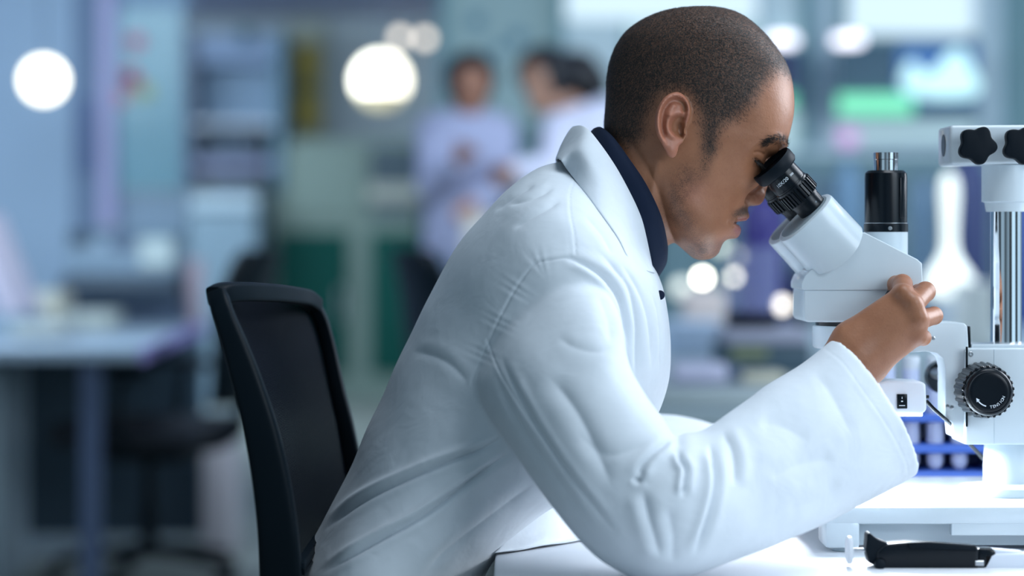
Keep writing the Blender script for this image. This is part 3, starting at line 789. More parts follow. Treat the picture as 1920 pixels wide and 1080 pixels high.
# front of the coat falling on to the bench
def rows3(rows, n=6, cols=5):
    G = np.array([cr([list(Pn(*q)) for q in r], n) for r in rows]); return np.stack([cr(G[:, j], cols) for j in range(G.shape[1])], 1)
lap = rows3([[(985, 930, 2.43), (1050, 905, 2.47), (1105, 890, 2.55), (1150, 880, 2.66)], [(972, 975, 2.41), (1040, 950, 2.46), (1100, 935, 2.55), (1160, 925, 2.65)],
             [(955, 1005, 2.395), (1030, 990, 2.45), (1100, 980, 2.53), (1172, 965, 2.63)], [(938, 1030, 2.385), (1022, 1014, 2.445), (1100, 1001, 2.51), (1182, 984, 2.60)], [(925, 1038, 2.375), (1015, 1024, 2.435), (1104, 1009, 2.50), (1190, 990, 2.59)]])
lap[:, :, 2] += .004 * np.sin(np.arange(lap.shape[1]) * 1.1 + 1)[None, :] * np.sin(np.linspace(0, 3.1, lap.shape[0]))[:, None]
lap[:, :, 2] = np.maximum(lap[:, :, 2], .7445)
sheet_obj('coat_front', [lap], M_coat, coat, .0022)

# navy shirt: collar band round the neck and the front below it
S0 = [(1119, 241, 0.0), (1126, 243, .030), (1145, 262, .053), (1172, 300, .064), (1204, 348, .067), (1232, 405, .058), (1246, 455, .034), (1250, 478, .0)]
S1 = [(1112, 244, 0.0), (1120, 247, .036), (1138, 268, .060), (1163, 308, .071), (1194, 360, .075), (1222, 420, .068), (1241, 474, .044), (1248, 494, .0)]
S2 = [(1100, 262, 0.0), (1108, 268, .040), (1126, 292, .062), (1150, 335, .073), (1181, 392, .074), (1208, 450, .066), (1230, 500, .044), (1238, 512, .0)]
S3 = [(1090, 290, 0.0), (1100, 296, .042), (1118, 320, .063), (1145, 362, .073), (1176, 418, .071), (1204, 470, .060), (1222, 518, .036), (1228, 525, .0)]
def sh_sheet(side): return collar_sheet([S0, S1, S2, S3], side, n=48)
sheet_obj('shirt_collar', [sh_sheet(1), sh_sheet(-1)], M_navy, person, .0022)
# shirt body just inside the coat
shR = pair_rings([(1228, 512, 1095, 300, .062), (1231, 530, 1040, 330, .10), (1239, 575, 1000, 360, .14), (1242, 650, 930, 430, .17), (1235, 720, 860, 520, .17), (1150, 830, 790, 680, .165)], YM, 60, 5)
v_, f_ = ring_mesh(shR); mesh_np('shirt', v_, f_, M_navy, person)
q_ = Pn(1231, 551, 2.45); lathe_obj('shirt_spot', (q_[0], (coat_front(q_) or 2.45) - .0005, q_[2]), (.35, -1, 0), [(-.004, .0040), (0, .0048), (.0015, .0046), (.002, .003)], M_navy, coat, 20)  # navy disc on the coat stands in for shirt showing at the opening

# trousers and shoes below the bench
def leg_parts(s):
    yh = YM + s * .10
    return limb([(720, 1330, yh, .085), (840, 1300, YM + s * .12, .085), (1050, 1290, YM + s * .13, .078), (1260, 1300, YM + s * .13, .066), (1340, 1350, YM + s * .13, .060), (1360, 1500, YM + s * .13, .056), (1350, 1800, YM + s * .13, .045), (1345, 2180, YM + s * .13, .040)])
V, F = join_vf([leg_parts(-1), leg_parts(1)] + [ring_mesh(pair_rings([(900, 1230, 580, 1230, .15), (900, 1300, 575, 1310, .165), (860, 1390, 600, 1395, .15), (800, 1420, 640, 1425, .10)], YM, 40, 4))])
tm = remesh(V, F, .012, 3); link('trousers', tm, M_trous, person)
M_shoe = mat('shoe_leather', (.015, .015, .018), .35)
for s in (-1, 1):
    bm = bmesh.new(); c = P(1360, 2320, YM + s * .13)
    R = []
    for t, wd, h in ((-.09, .022, .05), (-.07, .034, .075), (-.02, .037, .085), (.05, .043, .06), (.11, .046, .045), (.16, .036, .035), (.18, .014, .02)):
        R.append([(c.x + t, YM + s * .13 + wd * math.cos(a), .006 + max(0, math.sin(a)) * h) for a in [2 * math.pi * k / 24 for k in range(24)]])
    v_, f_ = ring_mesh(cr(np.array(R).reshape(len(R), -1), 3).reshape(-1, 24, 3)); v_[:, 2] = np.maximum(v_[:, 2], .004)
    mesh_np('shoe', v_, f_, M_shoe, person)
# ---------------------------------------------------------------- bench and microscope
M_enamel = mat('white_enamel', (.66, .74, .79), .32, coat=.3, bump=(900, .0001, .2))
M_enam2 = mat('grey_white_enamel', (.50, .60, .66), .4)
M_inset = mat('grey_inset', (.36, .44, .48), .45)
M_black = mat('black_plastic', (.003, .006, .010), .25, spec=.32, noise=(40, .1))
M_rub = mat('black_rubber', (.004, .008, .013), .5, spec=.14)
M_chrome = mat('chrome', (.82, .84, .86), .10, metal=1.0, noise=(30, .02))
M_steel = mat('steel', (.55, .57, .6), .3, metal=1.0)
M_mark = mat('white_marking', (.8, .85, .9), .5)
M_top = mat('white_laminate', (.80, .82, .86), .35, noise=(6, .02))
M_edge = mat('laminate_edge', (.62, .68, .76), .5)
TZ = .742
bench = thing('lab_bench', 'white bench top the man leans his elbow on, carrying the microscope', 'lab bench', (0.6, 2.5, 0))
xl = P(927, 0, 2.30).x
box('worktop', (xl, 2.02, TZ - .03), (1.75, 2.98, TZ), M_top, bench, .003)
for x_ in (xl + .06, 1.69):
    for y_ in (2.08, 2.92): box('leg', (x_ - .02, y_ - .02, 0), (x_ + .02, y_ + .02, TZ - .03), M_edge, bench, .003)
box('rail', (xl + .06, 2.90, TZ - .09), (1.69, 2.93, TZ - .03), M_edge, bench, .002)

scope = thing('stereo_microscope', 'white stereo microscope on a boom column that the man looks into', 'microscope', (0.46, 2.52, TZ))
YC = 2.50
# base plate with its cut-out front
x0 = P(1548, 0, 2.40).x; x1 = x0 + .40; zt = .788
bm = bmesh.new()
bx(bm, (x0, 2.40, zt - .018), (x1, 2.712, zt), .004)
me_parts = [((x0, 2.40), (P(1613, 0, 2.40).x, 2.46)), ((x1 - .035, 2.40), (x1, 2.46)), ((x0, 2.64), (P(1613, 0, 2.40).x, 2.712)), ((x1 - .035, 2.64), (x1, 2.712))]
for (a_, b_), (c_, d_) in me_parts: bx(bm, (a_, b_ + .0005, TZ + .004), (c_, d_ - .0005, zt - .014), .004)
bx(bm, (x0 + .01, 2.425, zt - .020), (x1 - .01, 2.70, zt - .014), .001)
v_ = [bm.verts.new(p) for p in []]
bx(bm, (x0 + .03, 2.428, TZ + .004), (x1 - .03, 2.434, zt - .014), .001)
base = bm_obj('base', bm, M_enamel, scope)
xs = P(1785, 0, 2.40).x
prism('front_panel', [(xs, zt - .016), (x1 - .036, zt - .016), (x1 - .036, zt - .029), (xs, zt - .029)], 2.402, 2.412, M_enamel, scope, .001, ppx=False)
for fx in (x0 + .02, x1 - .02):
    for fy in (2.42, 2.69): lathe_obj('foot', (fx, fy, TZ), (0, 0, 1), [(0, .011), (.001, .012), (.006, .012)], M_enam2, scope, 24)
# column
cx = P(1886, 0, 2.52).x; cy = 2.52
lathe_obj('column_flange', (cx, cy, zt), (0, 0, 1), [(0, .046), (.002, .047), (.009, .047), (.010, .040), (.012, .027)], M_enamel, scope, 64)
u_ = 2.52 / FPX
zc = lambda y: CZ - (y - HOR) * u_
lathe_obj('column_collar', (cx, cy, zt + .010), (0, 0, 1), [(0, .0235), (.02, .0235), (zc(835) - zt - .01, .0225), (zc(820) - zt - .01, .0225)], M_enamel, scope, 64)
lathe_obj('column', (cx, cy, zc(830)), (0, 0, 1), [(0, .0162), (zc(385) - zc(830), .0162)], M_chrome, scope, 64)
lathe_obj('lock_screw', (cx + .024, cy - .004, zc(870)), (1, -.4, 0), [(-.006, .003), (.010, .003), (.010, .006), (.022, .006)], M_black, scope, 20)
lathe_obj('boom_socket', (cx, cy, zc(397)), (0, 0, 1), [(0, .0205), (zc(388) - zc(397), .0215), (zc(380) - zc(397), .0222), (zc(378) - zc(397), .0250), (zc(310) - zc(397), .0250)], M_enamel, scope, 64)
# boom clamp block with two star knobs
bxl = P(1774, 0, 2.48).x
clamp = prism('boom_clamp', [(1776, 236), (1960, 235), (1998, 240), (1998, 306), (1776, 310)], 2.485, 2.555, M_enamel, scope, .004, Yref=2.50)
lathe_obj('clamp_cap', P(1782, 273, 2.52), (-1, 0, 0), [(0, .0185), (.005, .0185), (.006, .017), (.006, .012)], M_enamel, scope, 48)
lathe_obj('clamp_bore', P(1779.5, 273, 2.52), (-1, 0, 0), [(-.001, .0115), (.0062, .0115)], M_black, scope, 40)
def star_knob(px, py):
    c = P(px, py, 2.475); pts = []
    for k in range(72):
        a = 2 * math.pi * k / 72; r = .0181 + .0021 * math.cos(5 * (a + .14)) - .0001 * math.cos(10 * (a + .14)); pts.append((c.x + r * math.cos(a), c.z + r * math.sin(a)))
    kn = prism('star_knob', pts, 2.460, 2.474, M_rub, scope, .0018, ppx=False, sharp=50)
    lathe_obj('knob_stem', (c.x, 2.474, c.z), (0, 1, 0), [(0, .006), (.014, .006)], M_steel, kn, 24)
star_knob(1829, 273); star_knob(1912, 273)
# focus block
fb = prism('focus_block', [(1812, 653), (1990, 653), (1990, 834), (1809, 834)], 2.470, 2.545, M_enamel, scope, .0022, Yref=2.47)
prism('focus_block_top', [(1822, 646), (1985, 646), (1985, 654), (1822, 654)], 2.480, 2.540, M_enamel, scope, .001, Yref=2.48)
bm = bmesh.new(); a_ = P(1811, 650, 2.469); b_ = P(1814.5, 800, 2.469); bx(bm, (a_.x, 2.4685, b_.z), (b_.x, 2.4705, a_.z)); bm_obj('slide_gap', bm, M_black, fb)
bm = bmesh.new(); a_ = P(1864, 655, 2.469); b_ = P(1864.7, 832, 2.469); bx(bm, (a_.x, 2.4697, b_.z), (b_.x, 2.4705, a_.z)); bm_obj('panel_joint', bm, M_enam2, fb)
for (sx, sy) in ((1820, 664), (1818, 776)):
    s_ = lathe_obj('screw', P(sx, sy, 2.4715), (0, -1, 0), [(0, .0026), (.0016, .0026), (.0020, .0022), (.0020, .0012), (.0008, .0010)], M_steel, fb, 24)
# tension knob: ribbed ring seen a little from the left, with a domed face
kc = P(1854, 735, 2.43)
knob = thing('k', None, None, (0, 0, 0)) if False else None
bm = bmesh.new()
n = 144; R0 = .0275
def ribbed(bm, c, ax, t0, t1, R, ribs, depth, n, taper=1.0):
    d, u, v = frame_of(ax); rr = []
    for t, k in ((t0, .96), (t0 + .001, 1.0), (t1 - .001, taper), (t1, taper * .96)):
        rr.append([bm.verts.new(c + d * t + (u * math.cos(a) + v * math.sin(a)) * (R * k - depth * (0.5 + 0.5 * math.tanh(6 * math.cos(ribs * a))))) for a in [2 * math.pi * i / n for i in range(n)]])
    for a, b in zip(rr, rr[1:]):
        for i in range(n): bm.faces.new((a[i], a[(i + 1) % n], b[(i + 1) % n], b[i]))
    bm.faces.new(rr[0][::-1]); bm.faces.new(rr[-1])
ribbed(bm, kc, (0, -1, 0), -.038, -.003, .0288, 26, .0012, 312, .93)
tk = bm_obj('tension_knob', bm, M_black, scope, sharp=25)
lathe_obj('knob_face', kc, (0, -1, 0), [(-.006, .0245), (-.002, .0245), (.0015, .0238), (.0035, .0222), (.0040, .0212), (.0034, .0200), (.0038, .0192), (.0040, .0160), (.0040, .004)], M_black, tk, 64)
def text_on(name, s, size, c, rot, material, parent, extrude=.0001):
    cu = bpy.data.curves.new(name, 'FONT'); cu.body = s; cu.size = size; cu.align_x = 'CENTER'; cu.align_y = 'CENTER'; cu.extrude = extrude; cu.resolution_u = 3
    o = bpy.data.objects.new(name, cu); C.objects.link(o)
    dg = bpy.context.evaluated_depsgraph_get(); me = bpy.data.meshes.new_from_object(o.evaluated_get(dg)); bpy.data.objects.remove(o)
    q = link(name, me, material, parent, False); q.matrix_world = Matrix.Translation(c) @ rot
    return q
RX = Matrix.Rotation(math.radians(90), 4, 'X')
word = 'TENSION'
bmw = bmesh.new()
def arc_text(word, c, r, a0, da, size, parent, Yf, name, flip=False):
    """letters set round an arc as one printed word"""
    bm = bmesh.new()
    for i, ch in enumerate(word):
        cu = bpy.data.curves.new('t', 'FONT'); cu.body = ch; cu.size = size; cu.align_x = 'CENTER'; cu.align_y = 'CENTER'; cu.extrude = .0001; cu.resolution_u = 3
        o = bpy.data.objects.new('t', cu); C.objects.link(o); me = bpy.data.meshes.new_from_object(o.evaluated_get(bpy.context.evaluated_depsgraph_get())); bpy.data.objects.remove(o)
        a = a0 + da * i; pos = Vector((c.x + r * math.cos(a), Yf, c.z + r * math.sin(a)))
        up = a + math.pi / 2 if flip else a - math.pi / 2
        M = Matrix.Translation(pos) @ Matrix.Rotation(-(up), 4, 'Y') @ RX
        me.transform(M); bm.from_mesh(me)
    return bm_obj(name, bm, M_mark, parent, sharp=10)
arc_text('TENSION', kc, .0150, math.radians(-84), math.radians(10.5), .0042, tk, kc.y - .0042, 'printed_word', flip=True)
# printed arrow beside the word
bm = bmesh.new(); ring = []
for k in range(13):
    a = math.radians(-142 + 38 * k / 12); ring.append(((kc.x + .0150 * math.cos(a), kc.z + .0150 * math.sin(a)), (kc.x + .0138 * math.cos(a), kc.z + .0138 * math.sin(a))))
vs = [[bm.verts.new((q[0], kc.y - .0043, q[1])) for q in r] for r in ring]
for a, b in zip(vs, vs[1:]): bm.faces.new((a[0], b[0], b[1], a[1]))
a = math.radians(-142); pt = [(kc.x + r_ * math.cos(t_), kc.y - .0043, kc.z + r_ * math.sin(t_)) for r_, t_ in ((.0164, a), (.0124, a), (.0146, a - .26))]
bm.faces.new([bm.verts.new(p) for p in pt])
t_ = bm_obj('printed_arrow', bm, M_mark, tk)
far = lathe_obj('far_knob', P(1770, 708, 2.62), (0, 1, 0), [(0, .018), (.02, .018)], M_black, scope, 48)
lathe_obj('far_knob_axle', P(1775, 706, 2.55), (0, 1, 0), [(-.02, .006), (.072, .006)], M_steel, scope, 24)
# carrier arm: arch from the head ring back to the slide
arch = [(1560, 612), (1600, 606), (1780, 604), (1808, 606), (1814, 612), (1816, 652), (1811, 660), (1811, 834), (1806, 822), (1788, 820), (1785, 792), (1772, 784), (1772, 690), (1768, 672), (1756, 663), (1736, 659), (1700, 662), (1560, 662)]
arm = prism('carrier_arm', arch, 2.478, 2.522, M_enamel, scope, .0025, Yref=2.478)
prism('rack_slot', [(1809, 613), (1821, 612), (1822, 650), (1809, 652)], 2.484, 2.516, M_black, scope, .0008, Yref=2.48)
for (sx, sy) in ((1750, 634), (1776, 762), (1784, 764)):
    lathe_obj('screw', P(sx, sy, 2.4785), (0, -1, 0), [(0, .0020), (.0008, .0020), (.0010, .0014)], M_steel, arm, 20)
# head ring under the body
hc = P(1606, 0, YC).x
u5 = YC / FPX
z5 = lambda y: CZ - (y - HOR) * u5
lathe_obj('head_ring', (hc, YC, z5(652)), (0, 0, 1), [(0, .0435), (.002, .0455), (z5(612) - z5(652), .0455), (z5(610) - z5(652), .0445)], M_enamel, scope, 72)
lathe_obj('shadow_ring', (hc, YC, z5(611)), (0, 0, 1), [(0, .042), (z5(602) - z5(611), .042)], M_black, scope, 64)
# body
body = prism('body', [(1506, 544), (1503, 541), (1503, 531), (1509, 517), (1520, 506), (1560, 480), (1612, 436), (1622, 436), (1720, 486), (1729, 494), (1730, 544)], 2.452, 2.548, M_enamel, scope, .005, 4, Yref=2.452)
prism('body_skirt', [(1507, 543), (1727, 543), (1727, 600), (1720, 605), (1516, 604), (1509, 602), (1506, 594)], 2.4535, 2.5465, M_enamel, scope, .0040, 4, Yref=2.4535)
lathe_obj('objective', (hc, YC, z5(700)), (0, 0, 1), [(0, .024), (.002, .027), (.03, .027), (z5(650) - z5(700), .030)], M_black, scope, 64)
lathe_obj('zoom_knob', P(1681, 561, 2.453), (0, -1, 0), [(-.002, .0125), (.018, .0125), (.020, .0115), (.0205, .009)], M_black, scope, 40)
lathe_obj('zoom_knob', P(1681, 561, 2.547), (0, 1, 0), [(-.002, .0125), (.018, .0125), (.020, .0115), (.0205, .009)], M_black, scope, 40)
# camera tube on top
tx = P(1661, 0, YC).x
lathe_obj('tube_collar', (tx, YC, z5(500)), (0, 0, 1), [(0, .0225), (z5(434) - z5(500), .0225)], M_enamel, scope, 64)
ct = lathe_obj('camera_tube', (tx, YC, z5(436)), (0, 0, 1), [(0, .0222), (.001, .0228), (.0085, .0228), (.0092, .0219), (z5(334) - z5(436), .0219), (z5(325) - z5(436), .0215), (z5(320) - z5(436), .0185)], M_black, scope, 64)
lathe_obj('tube_cap', (tx, YC, z5(322)), (0, 0, 1), [(0, .0125), (z5(300) - z5(322), .0125), (z5(299) - z5(322), .0130), (z5(286.5) - z5(322), .0130), (z5(286) - z5(322), .0122), (z5(289) - z5(322), .0105)], M_chrome, scope, 64, sharp=12)
lathe_obj('tube_band', (tx, YC, z5(419)), (0, 0, 1), [(0, .0221), (.0005, .0221)], M_steel, ct, 64)
lathe_obj('screw', P(1669, 428, YC - .0226), (0, -1, 0), [(-.001, .0021), (.0006, .0021), (.0007, .0012)], M_steel, ct, 20)
# slider rail on the side of the black tube
bm = bmesh.new(); sa = math.radians(-52); d_ = Vector((math.cos(sa), math.sin(sa), 0))
bx(bm, (-.0035, -.0016, z5(410)), (.0035, .0016, z5(333)), .0014, rz=0)
o_ = bm_obj('slide_lever', bm, M_black, ct); o_.matrix_world = Matrix.Translation((tx + d_.x * .0222, YC + d_.y * .0222, 0)) @ Matrix.Rotation(sa + math.pi / 2, 4, 'Z')
# eyepiece housings: two, side by side, tilted like the head
axv = (P(1519, 394, YC) - P(1441, 312, YC)).normalized()      # from the eye down into the body
axv.y = 0; axv.normalize(); ax0 = axv.copy(); up_ = Vector((axv.z, 0, -axv.x));  up_ = up_ if up_.z > 0 else -up_
axv = (axv + Vector((0, .15, 0))).normalized(); sd_ = axv.cross(up_); sd_ = sd_ if sd_.y > 0 else -sd_
def pt(e, s, Y): return Vector((e.x, Y, e.z)) + axv * s
def housing(Y, dz, near):
    H = [(1545, 366), (1552, 365), (1560, 369), (1612, 432), (1614, 440), (1604, 458), (1580, 482), (1550, 502), (1528, 511), (1512, 512), (1507, 507), (1453, 455), (1453, 446)] if near else [(1540, 366), (1548, 366), (1600, 432), (1510, 508), (1503, 506), (1453, 452), (1452, 445)]
    if not near: H = [(x - 0, y) for x, y in H]
    return H
def eyetube(Yc, dx, dy, near, lbl):
    # oval housing swept along the tube axis
    a = P(1500 + dx, 407 + dy, YC); a.y = Yc - .004
    a0 = a - axv * .000
    L = .047
    bm = bmesh.new(); rings = []
    hw, hh = .0345, .0335 if near else .0335
    for t, k in ((0, .93), (.0012, .985), (.003, 1.0), (L * .55, 1.01), (L, 1.02)):
        ring = []
        for i in range(72):
            an = 2 * math.pi * i / 72; cs, sn = math.cos(an), math.sin(an)
            cs_ = math.copysign(abs(cs) ** .8, cs); sn_ = math.copysign(abs(sn) ** .8, sn)
            ring.append(bm.verts.new(a0 + axv * (t + (.009 * (1 - cs_ ** 2) if t > L * .9 else 0)) + up_ * (cs_ * hw * k) + sd_ * (sn_ * .0315 * k)))
        rings.append(ring)
    for p, q in zip(rings, rings[1:]):
        for i in range(72): bm.faces.new((p[i], p[(i + 1) % 72], q[(i + 1) % 72], q[i]))
    bm.faces.new(rings[0][::-1]); bm.faces.new(rings[-1])
    h = bm_obj('eyepiece_housing', bm, M_enamel, scope, sharp=40)
    bm = bmesh.new(); f0 = [bm.verts.new(a0 - axv * .0004 + up_ * (math.copysign(abs(math.cos(q)) ** .8, math.cos(q)) * hw * .86) + sd_ * (math.copysign(abs(math.sin(q)) ** .8, math.sin(q)) * .0315 * .84)) for q in [2 * math.pi * i / 72 for i in range(72)]]
    f1 = [bm.verts.new(v.co + axv * .001) for v in f0]; bm.faces.new(f0[::-1]); bm.faces.new(f1)
    for i in range(72): bm.faces.new((f0[i], f0[(i + 1) % 72], f1[(i + 1) % 72], f1[i]))
    bm_obj('front_inset', bm, M_inset, h, sharp=40)
    e = a0 + up_ * (.0120)
    # eyepiece: rubber cup, barrel, ribbed focusing ring, lower barrel
    L0 = -.0600
    cup = lathe_obj('eyecup', e, axv, [(L0, .0185), (L0 - .003, .0200), (L0 - .0045, .0228), (L0 - .002, .0236), (L0 + .006, .0234), (L0 + .0085, .0215), (L0 + .009, .017)], M_rub, scope, 64, sharp=60)
    br = lathe_obj('eyepiece', e, axv, [(L0 + .006, .0175), (L0 + .010, .0180), (L0 + .024, .0182), (L0 + .0245, .0176), (L0 + .026, .0176), (L0 + .0262, .0186), (L0 + .029, .0188), (L0 + .046, .0162), (L0 + .0475, .0162), (L0 + .0478, .0155), (.003, .0152)], M_black, scope, 64)
    bm = bmesh.new(); ribbed(bm, Vector(e), axv, L0 + .0285, L0 + .0440, .0203, 30, .0017, 360); bm_obj('focus_ring', bm, M_black, br, sharp=25)
    lathe_obj('ring_line', e, axv, [(L0 + .0520, .01535), (L0 + .0524, .01535)], M_mark, br, 64)
    lathe_obj('screw', Vector(e) + axv * (-.004) + Vector((0, -.0152, 0)) * .93 + up_ * .0055, (0, -1, 0), [(-.001, .0011), (.0006, .0011)], M_steel, br, 16)
    return e, br, L0
e1, br1, L0 = eyetube(2.468, 0, 0, True, 0)
e2, br2, _ = eyetube(2.532, -7, 6, False, 0)
prism('prism_case', [(1560, 470), (1530, 500), (1512, 508), (1520, 520), (1640, 520), (1640, 470), (1612, 432)], 2.462, 2.538, M_enamel, scope, .003, Yref=2.46)
# printed on the near eyepiece barrel
rotm = Matrix(((up_.x, -axv.x, 0, 0), (0, 0, -1, 0), (up_.z, -axv.z, 0, 0), (0, 0, 0, 1)))
xv = up_; yv = -axv; zv = xv.cross(yv)
if zv.y > 0: xv = up_; 
M3 = Matrix((xv, yv, zv)).transposed().to_4x4()
def wrap_text(name, s, size, e, s0, R, off, parent):
    cu = bpy.data.curves.new('t', 'FONT'); cu.body = s; cu.size = size; cu.align_x = 'CENTER'; cu.align_y = 'CENTER'; cu.resolution_u = 3
    o = bpy.data.objects.new('t', cu); C.objects.link(o); me = bpy.data.meshes.new_from_object(o.evaluated_get(bpy.context.evaluated_depsgraph_get())); bpy.data.objects.remove(o)
    for v in me.vertices:
        x, y = v.co.x, v.co.y; an = (x + off) / R
        v.co = Vector(e) + axv * (s0 - y) + up_ * (math.sin(an) * (R + .00015)) + Vector((0, -1, 0)) * (math.cos(an) * (R + .00015))
    bm = bmesh.new(); bm.from_mesh(me)
    return bm_obj(name, bm, M_mark, parent)
wrap_text('printed_marking', '10X/20  \u221e', .0052, e1, L0 + .018, .0183, -.003, br1)

# ring illuminator on its bracket, lit from below
M_lit = mat('frosted_lamp', (.9, .92, .95), .4, emit=(.85, .92, 1.0), estr=7.0)
M_case = mat('lamp_case', (.80, .84, .92), .35, trans=0, noise=(20, .02))
u4 = 2.45
lampb = prism('lamp_housing', [(1640, 718), (1668, 714), (1728, 716), (1736, 720), (1738, 768), (1732, 775), (1640, 775)], 2.448, 2.50, M_case, scope, .003, Yref=2.448)
prism('lamp_ring', [(1570, 716), (1650, 716), (1650, 773), (1570, 773)], 2.446, 2.554, M_case, scope, .003, Yref=2.448)
bm = bmesh.new(); a_ = P(1682, 766, 2.447); b_ = P(1701, 739, 2.447); bx(bm, (a_.x, 2.4462, a_.z), (b_.x, 2.449, b_.z), .0005); sw = bm_obj('lamp_switch', bm, M_black, lampb)
for yy, hh in ((746, .0022), (752.5, .0012), (760.5, .0008)):
    a_ = P(1691.5, yy, 2.4455); box('switch_mark', (a_.x - (.0003 if yy == 746 else .003 if yy > 758 else .001), 2.4457, a_.z - hh / 2), (a_.x + (.0003 if yy == 746 else .003 if yy > 758 else .001), 2.4464, a_.z + hh / 2), M_mark, sw)
z_l = CZ - (776 - HOR) * 2.45 / FPX
box('lamp_diffuser', (P(1576, 0, 2.45).x, 2.456, z_l - .003), (P(1732, 0, 2.45).x, 2.545, z_l + .002), M_lit, scope, .001)
lathe_obj('cable_plug', P(1736, 744, 2.46), (1, 0, 0), [(0, .0018), (.003, .0018)], M_black, scope, 16)
tube('lamp_cable', [P(1737, 752, 2.462), P(1750, 766, 2.465), P(1768, 782, 2.472), P(1786, 798, 2.49), P(1800, 812, 2.515), P(1830, 845, 2.56), P(1870, 880, 2.62), P(1960, 905, 2.72), P(2100, 908, 2.76)], .0021, M_black, scope)
l = area('lamp_light', (P(1640, 0, 2.5).x, 2.50, z_l - .006), (P(1640, 0, 2.5).x, 2.50, TZ), .085, 2.1, (.86, .93, 1.0))
l.parent = scope; l.matrix_parent_inverse = parent_inv(scope)

# pipette lying in front of the base
pip = thing('pipette', 'black handled pipette lying on the bench before the microscope base', 'pipette', P(1700, 1065, 2.27))
YP = 2.30
prism('handle', [(1640, 1030), (1655, 1018), (1698, 1014), (1830, 1022), (1832, 1030), (1832, 1066), (1820, 1068), (1650, 1066), (1638, 1058)], YP - .012, YP + .014, M_black, pip, .005, 4, Yref=YP)
prism('finger_rest', [(1623, 1000), (1628, 996), (1634, 1002), (1645, 1010), (1662, 1016), (1664, 1030), (1650, 1062), (1640, 1060), (1626, 1052), (1621, 1030)], YP - .010, YP + .010, M_rub, pip, .003, 4, Yref=YP)
prism('grip_panel', [(1697, 1014), (1740, 1013), (1826, 1020), (1828, 1030), (1700, 1026)], YP - .0135, YP - .006, M_rub, pip, .0015, Yref=YP)
lathe_obj('plunger_rod', P(1624, 1031, YP), (-1, 0, 0), [(0, .0018), (P(1624, 0, YP).x - P(1596, 0, YP).x, .0018)], M_steel, pip, 20)
lathe_obj('plunger_button', P(1597, 1031, YP), (-1, 0, 0), [(0, .012), (.001, .0132), (.004, .0132), (.005, .011)], M_top, pip, 40)
lathe_obj('ejector_button', P(1648, 1058, YP - .012), (.1, -1, .1), [(0, .005), (.006, .005), (.0065, .004)], M_rub, pip, 28)
prism('neck_piece', [(1830, 1026), (1858, 1026), (1866, 1034), (1850, 1066), (1830, 1066)], YP - .009, YP + .010, M_black, pip, .003, Yref=YP)
prism('ejector_arm', [(1842, 1037), (2000, 1034), (2080, 1042), (2080, 1062), (1842, 1066)], YP - .009, YP + .009, M_case, pip, .002, Yref=YP)
prism('tip_cone', [(1858, 1028), (1915, 1033), (1925, 1040), (1860, 1040)], YP - .005, YP + .010, M_case, pip, .002, Yref=YP)
lathe_obj('latch', P(1828, 1056, YP - .010), (1, 0, 0), [(0, .003), (.008, .003)], M_steel, pip, 20)
# ---------------------------------------------------------------- test tube rack beside the base
M_blue = mat('blue_rack_plastic', (.05, .13, .50), .5)
M_tube = mat('frosted_tube', (.50, .56, .74), .35)
M_cap = mat('tube_cap_plastic', (.55, .6, .66), .5)
rack = thing('tube_rack', 'blue plastic tube rack standing behind the microscope base', 'tube rack', (P(1740, 0, 2.9).x, 2.90, TZ))
def yz(y, Y): return CZ - (y - HOR) * Y / FPX
ra, rb = P(1640, 0, 2.85).x, P(1868, 0, 2.85).x
box('base_plate', (ra, 2.84, TZ), (rb, 2.95, yz(884, 2.84)), M_blue, rack, .002)
for (y0, y1) in ((778, 792), (834, 850)): box('shelf_plate', (ra, 2.84, yz(y1, 2.84)), (rb, 2.95, yz(y0, 2.84)), M_blue, rack, .002)
for x_ in (ra, rb - .004): box('side_plate', (x_, 2.84, TZ), (x_ + .004, 2.95, yz(778, 2.84)), M_blue, rack, .001)
box('back_plate', (ra, 2.947, TZ), (rb, 2.95, yz(778, 2.84)), mat('pale_blue_back', (.30, .38, .66), .5), rack, .0005)
k = 0
proto = None
for row, Yt in enumerate((2.868, 2.905)):
    for i in range(5):
        x_ = ra + .017 + i * .0287 - (0 if row == 0 else -.006)
        if x_ > rb - .012: continue
        loc = Vector((x_, Yt, yz(884, 2.84) + .001))
        if proto is None:
            proto = thing('sample_tube', 'capped frosted sample tube standing in the blue rack', 'sample tube', (0, 0, 0), 'sample tubes in the blue rack')
            lathe_obj('tube_body', (0, 0, 0), (0, 0, 1), [(0, .005), (.003, .008), (.009, .0098), (.118, .0100)], M_tube, proto, 24)
            lathe_obj('tube_lid', (0, 0, .117), (0, 0, 1), [(0, .0098), (.014, .0098), (.0145, .009)], M_cap, proto, 24)
            t_ = proto
        else:
            t_ = proto.copy(); C.objects.link(t_)
            for ch in proto.children:
                c_ = ch.copy(); C.objects.link(c_); c_.parent = t_
        t_.location = loc
        t_['label'] = 'capped sample tube in the %s row of the blue rack, %s' % (('near', 'far')[row], ('at its left end', 'second from the left', 'in the middle', 'second from the right', 'at its right end')[i])

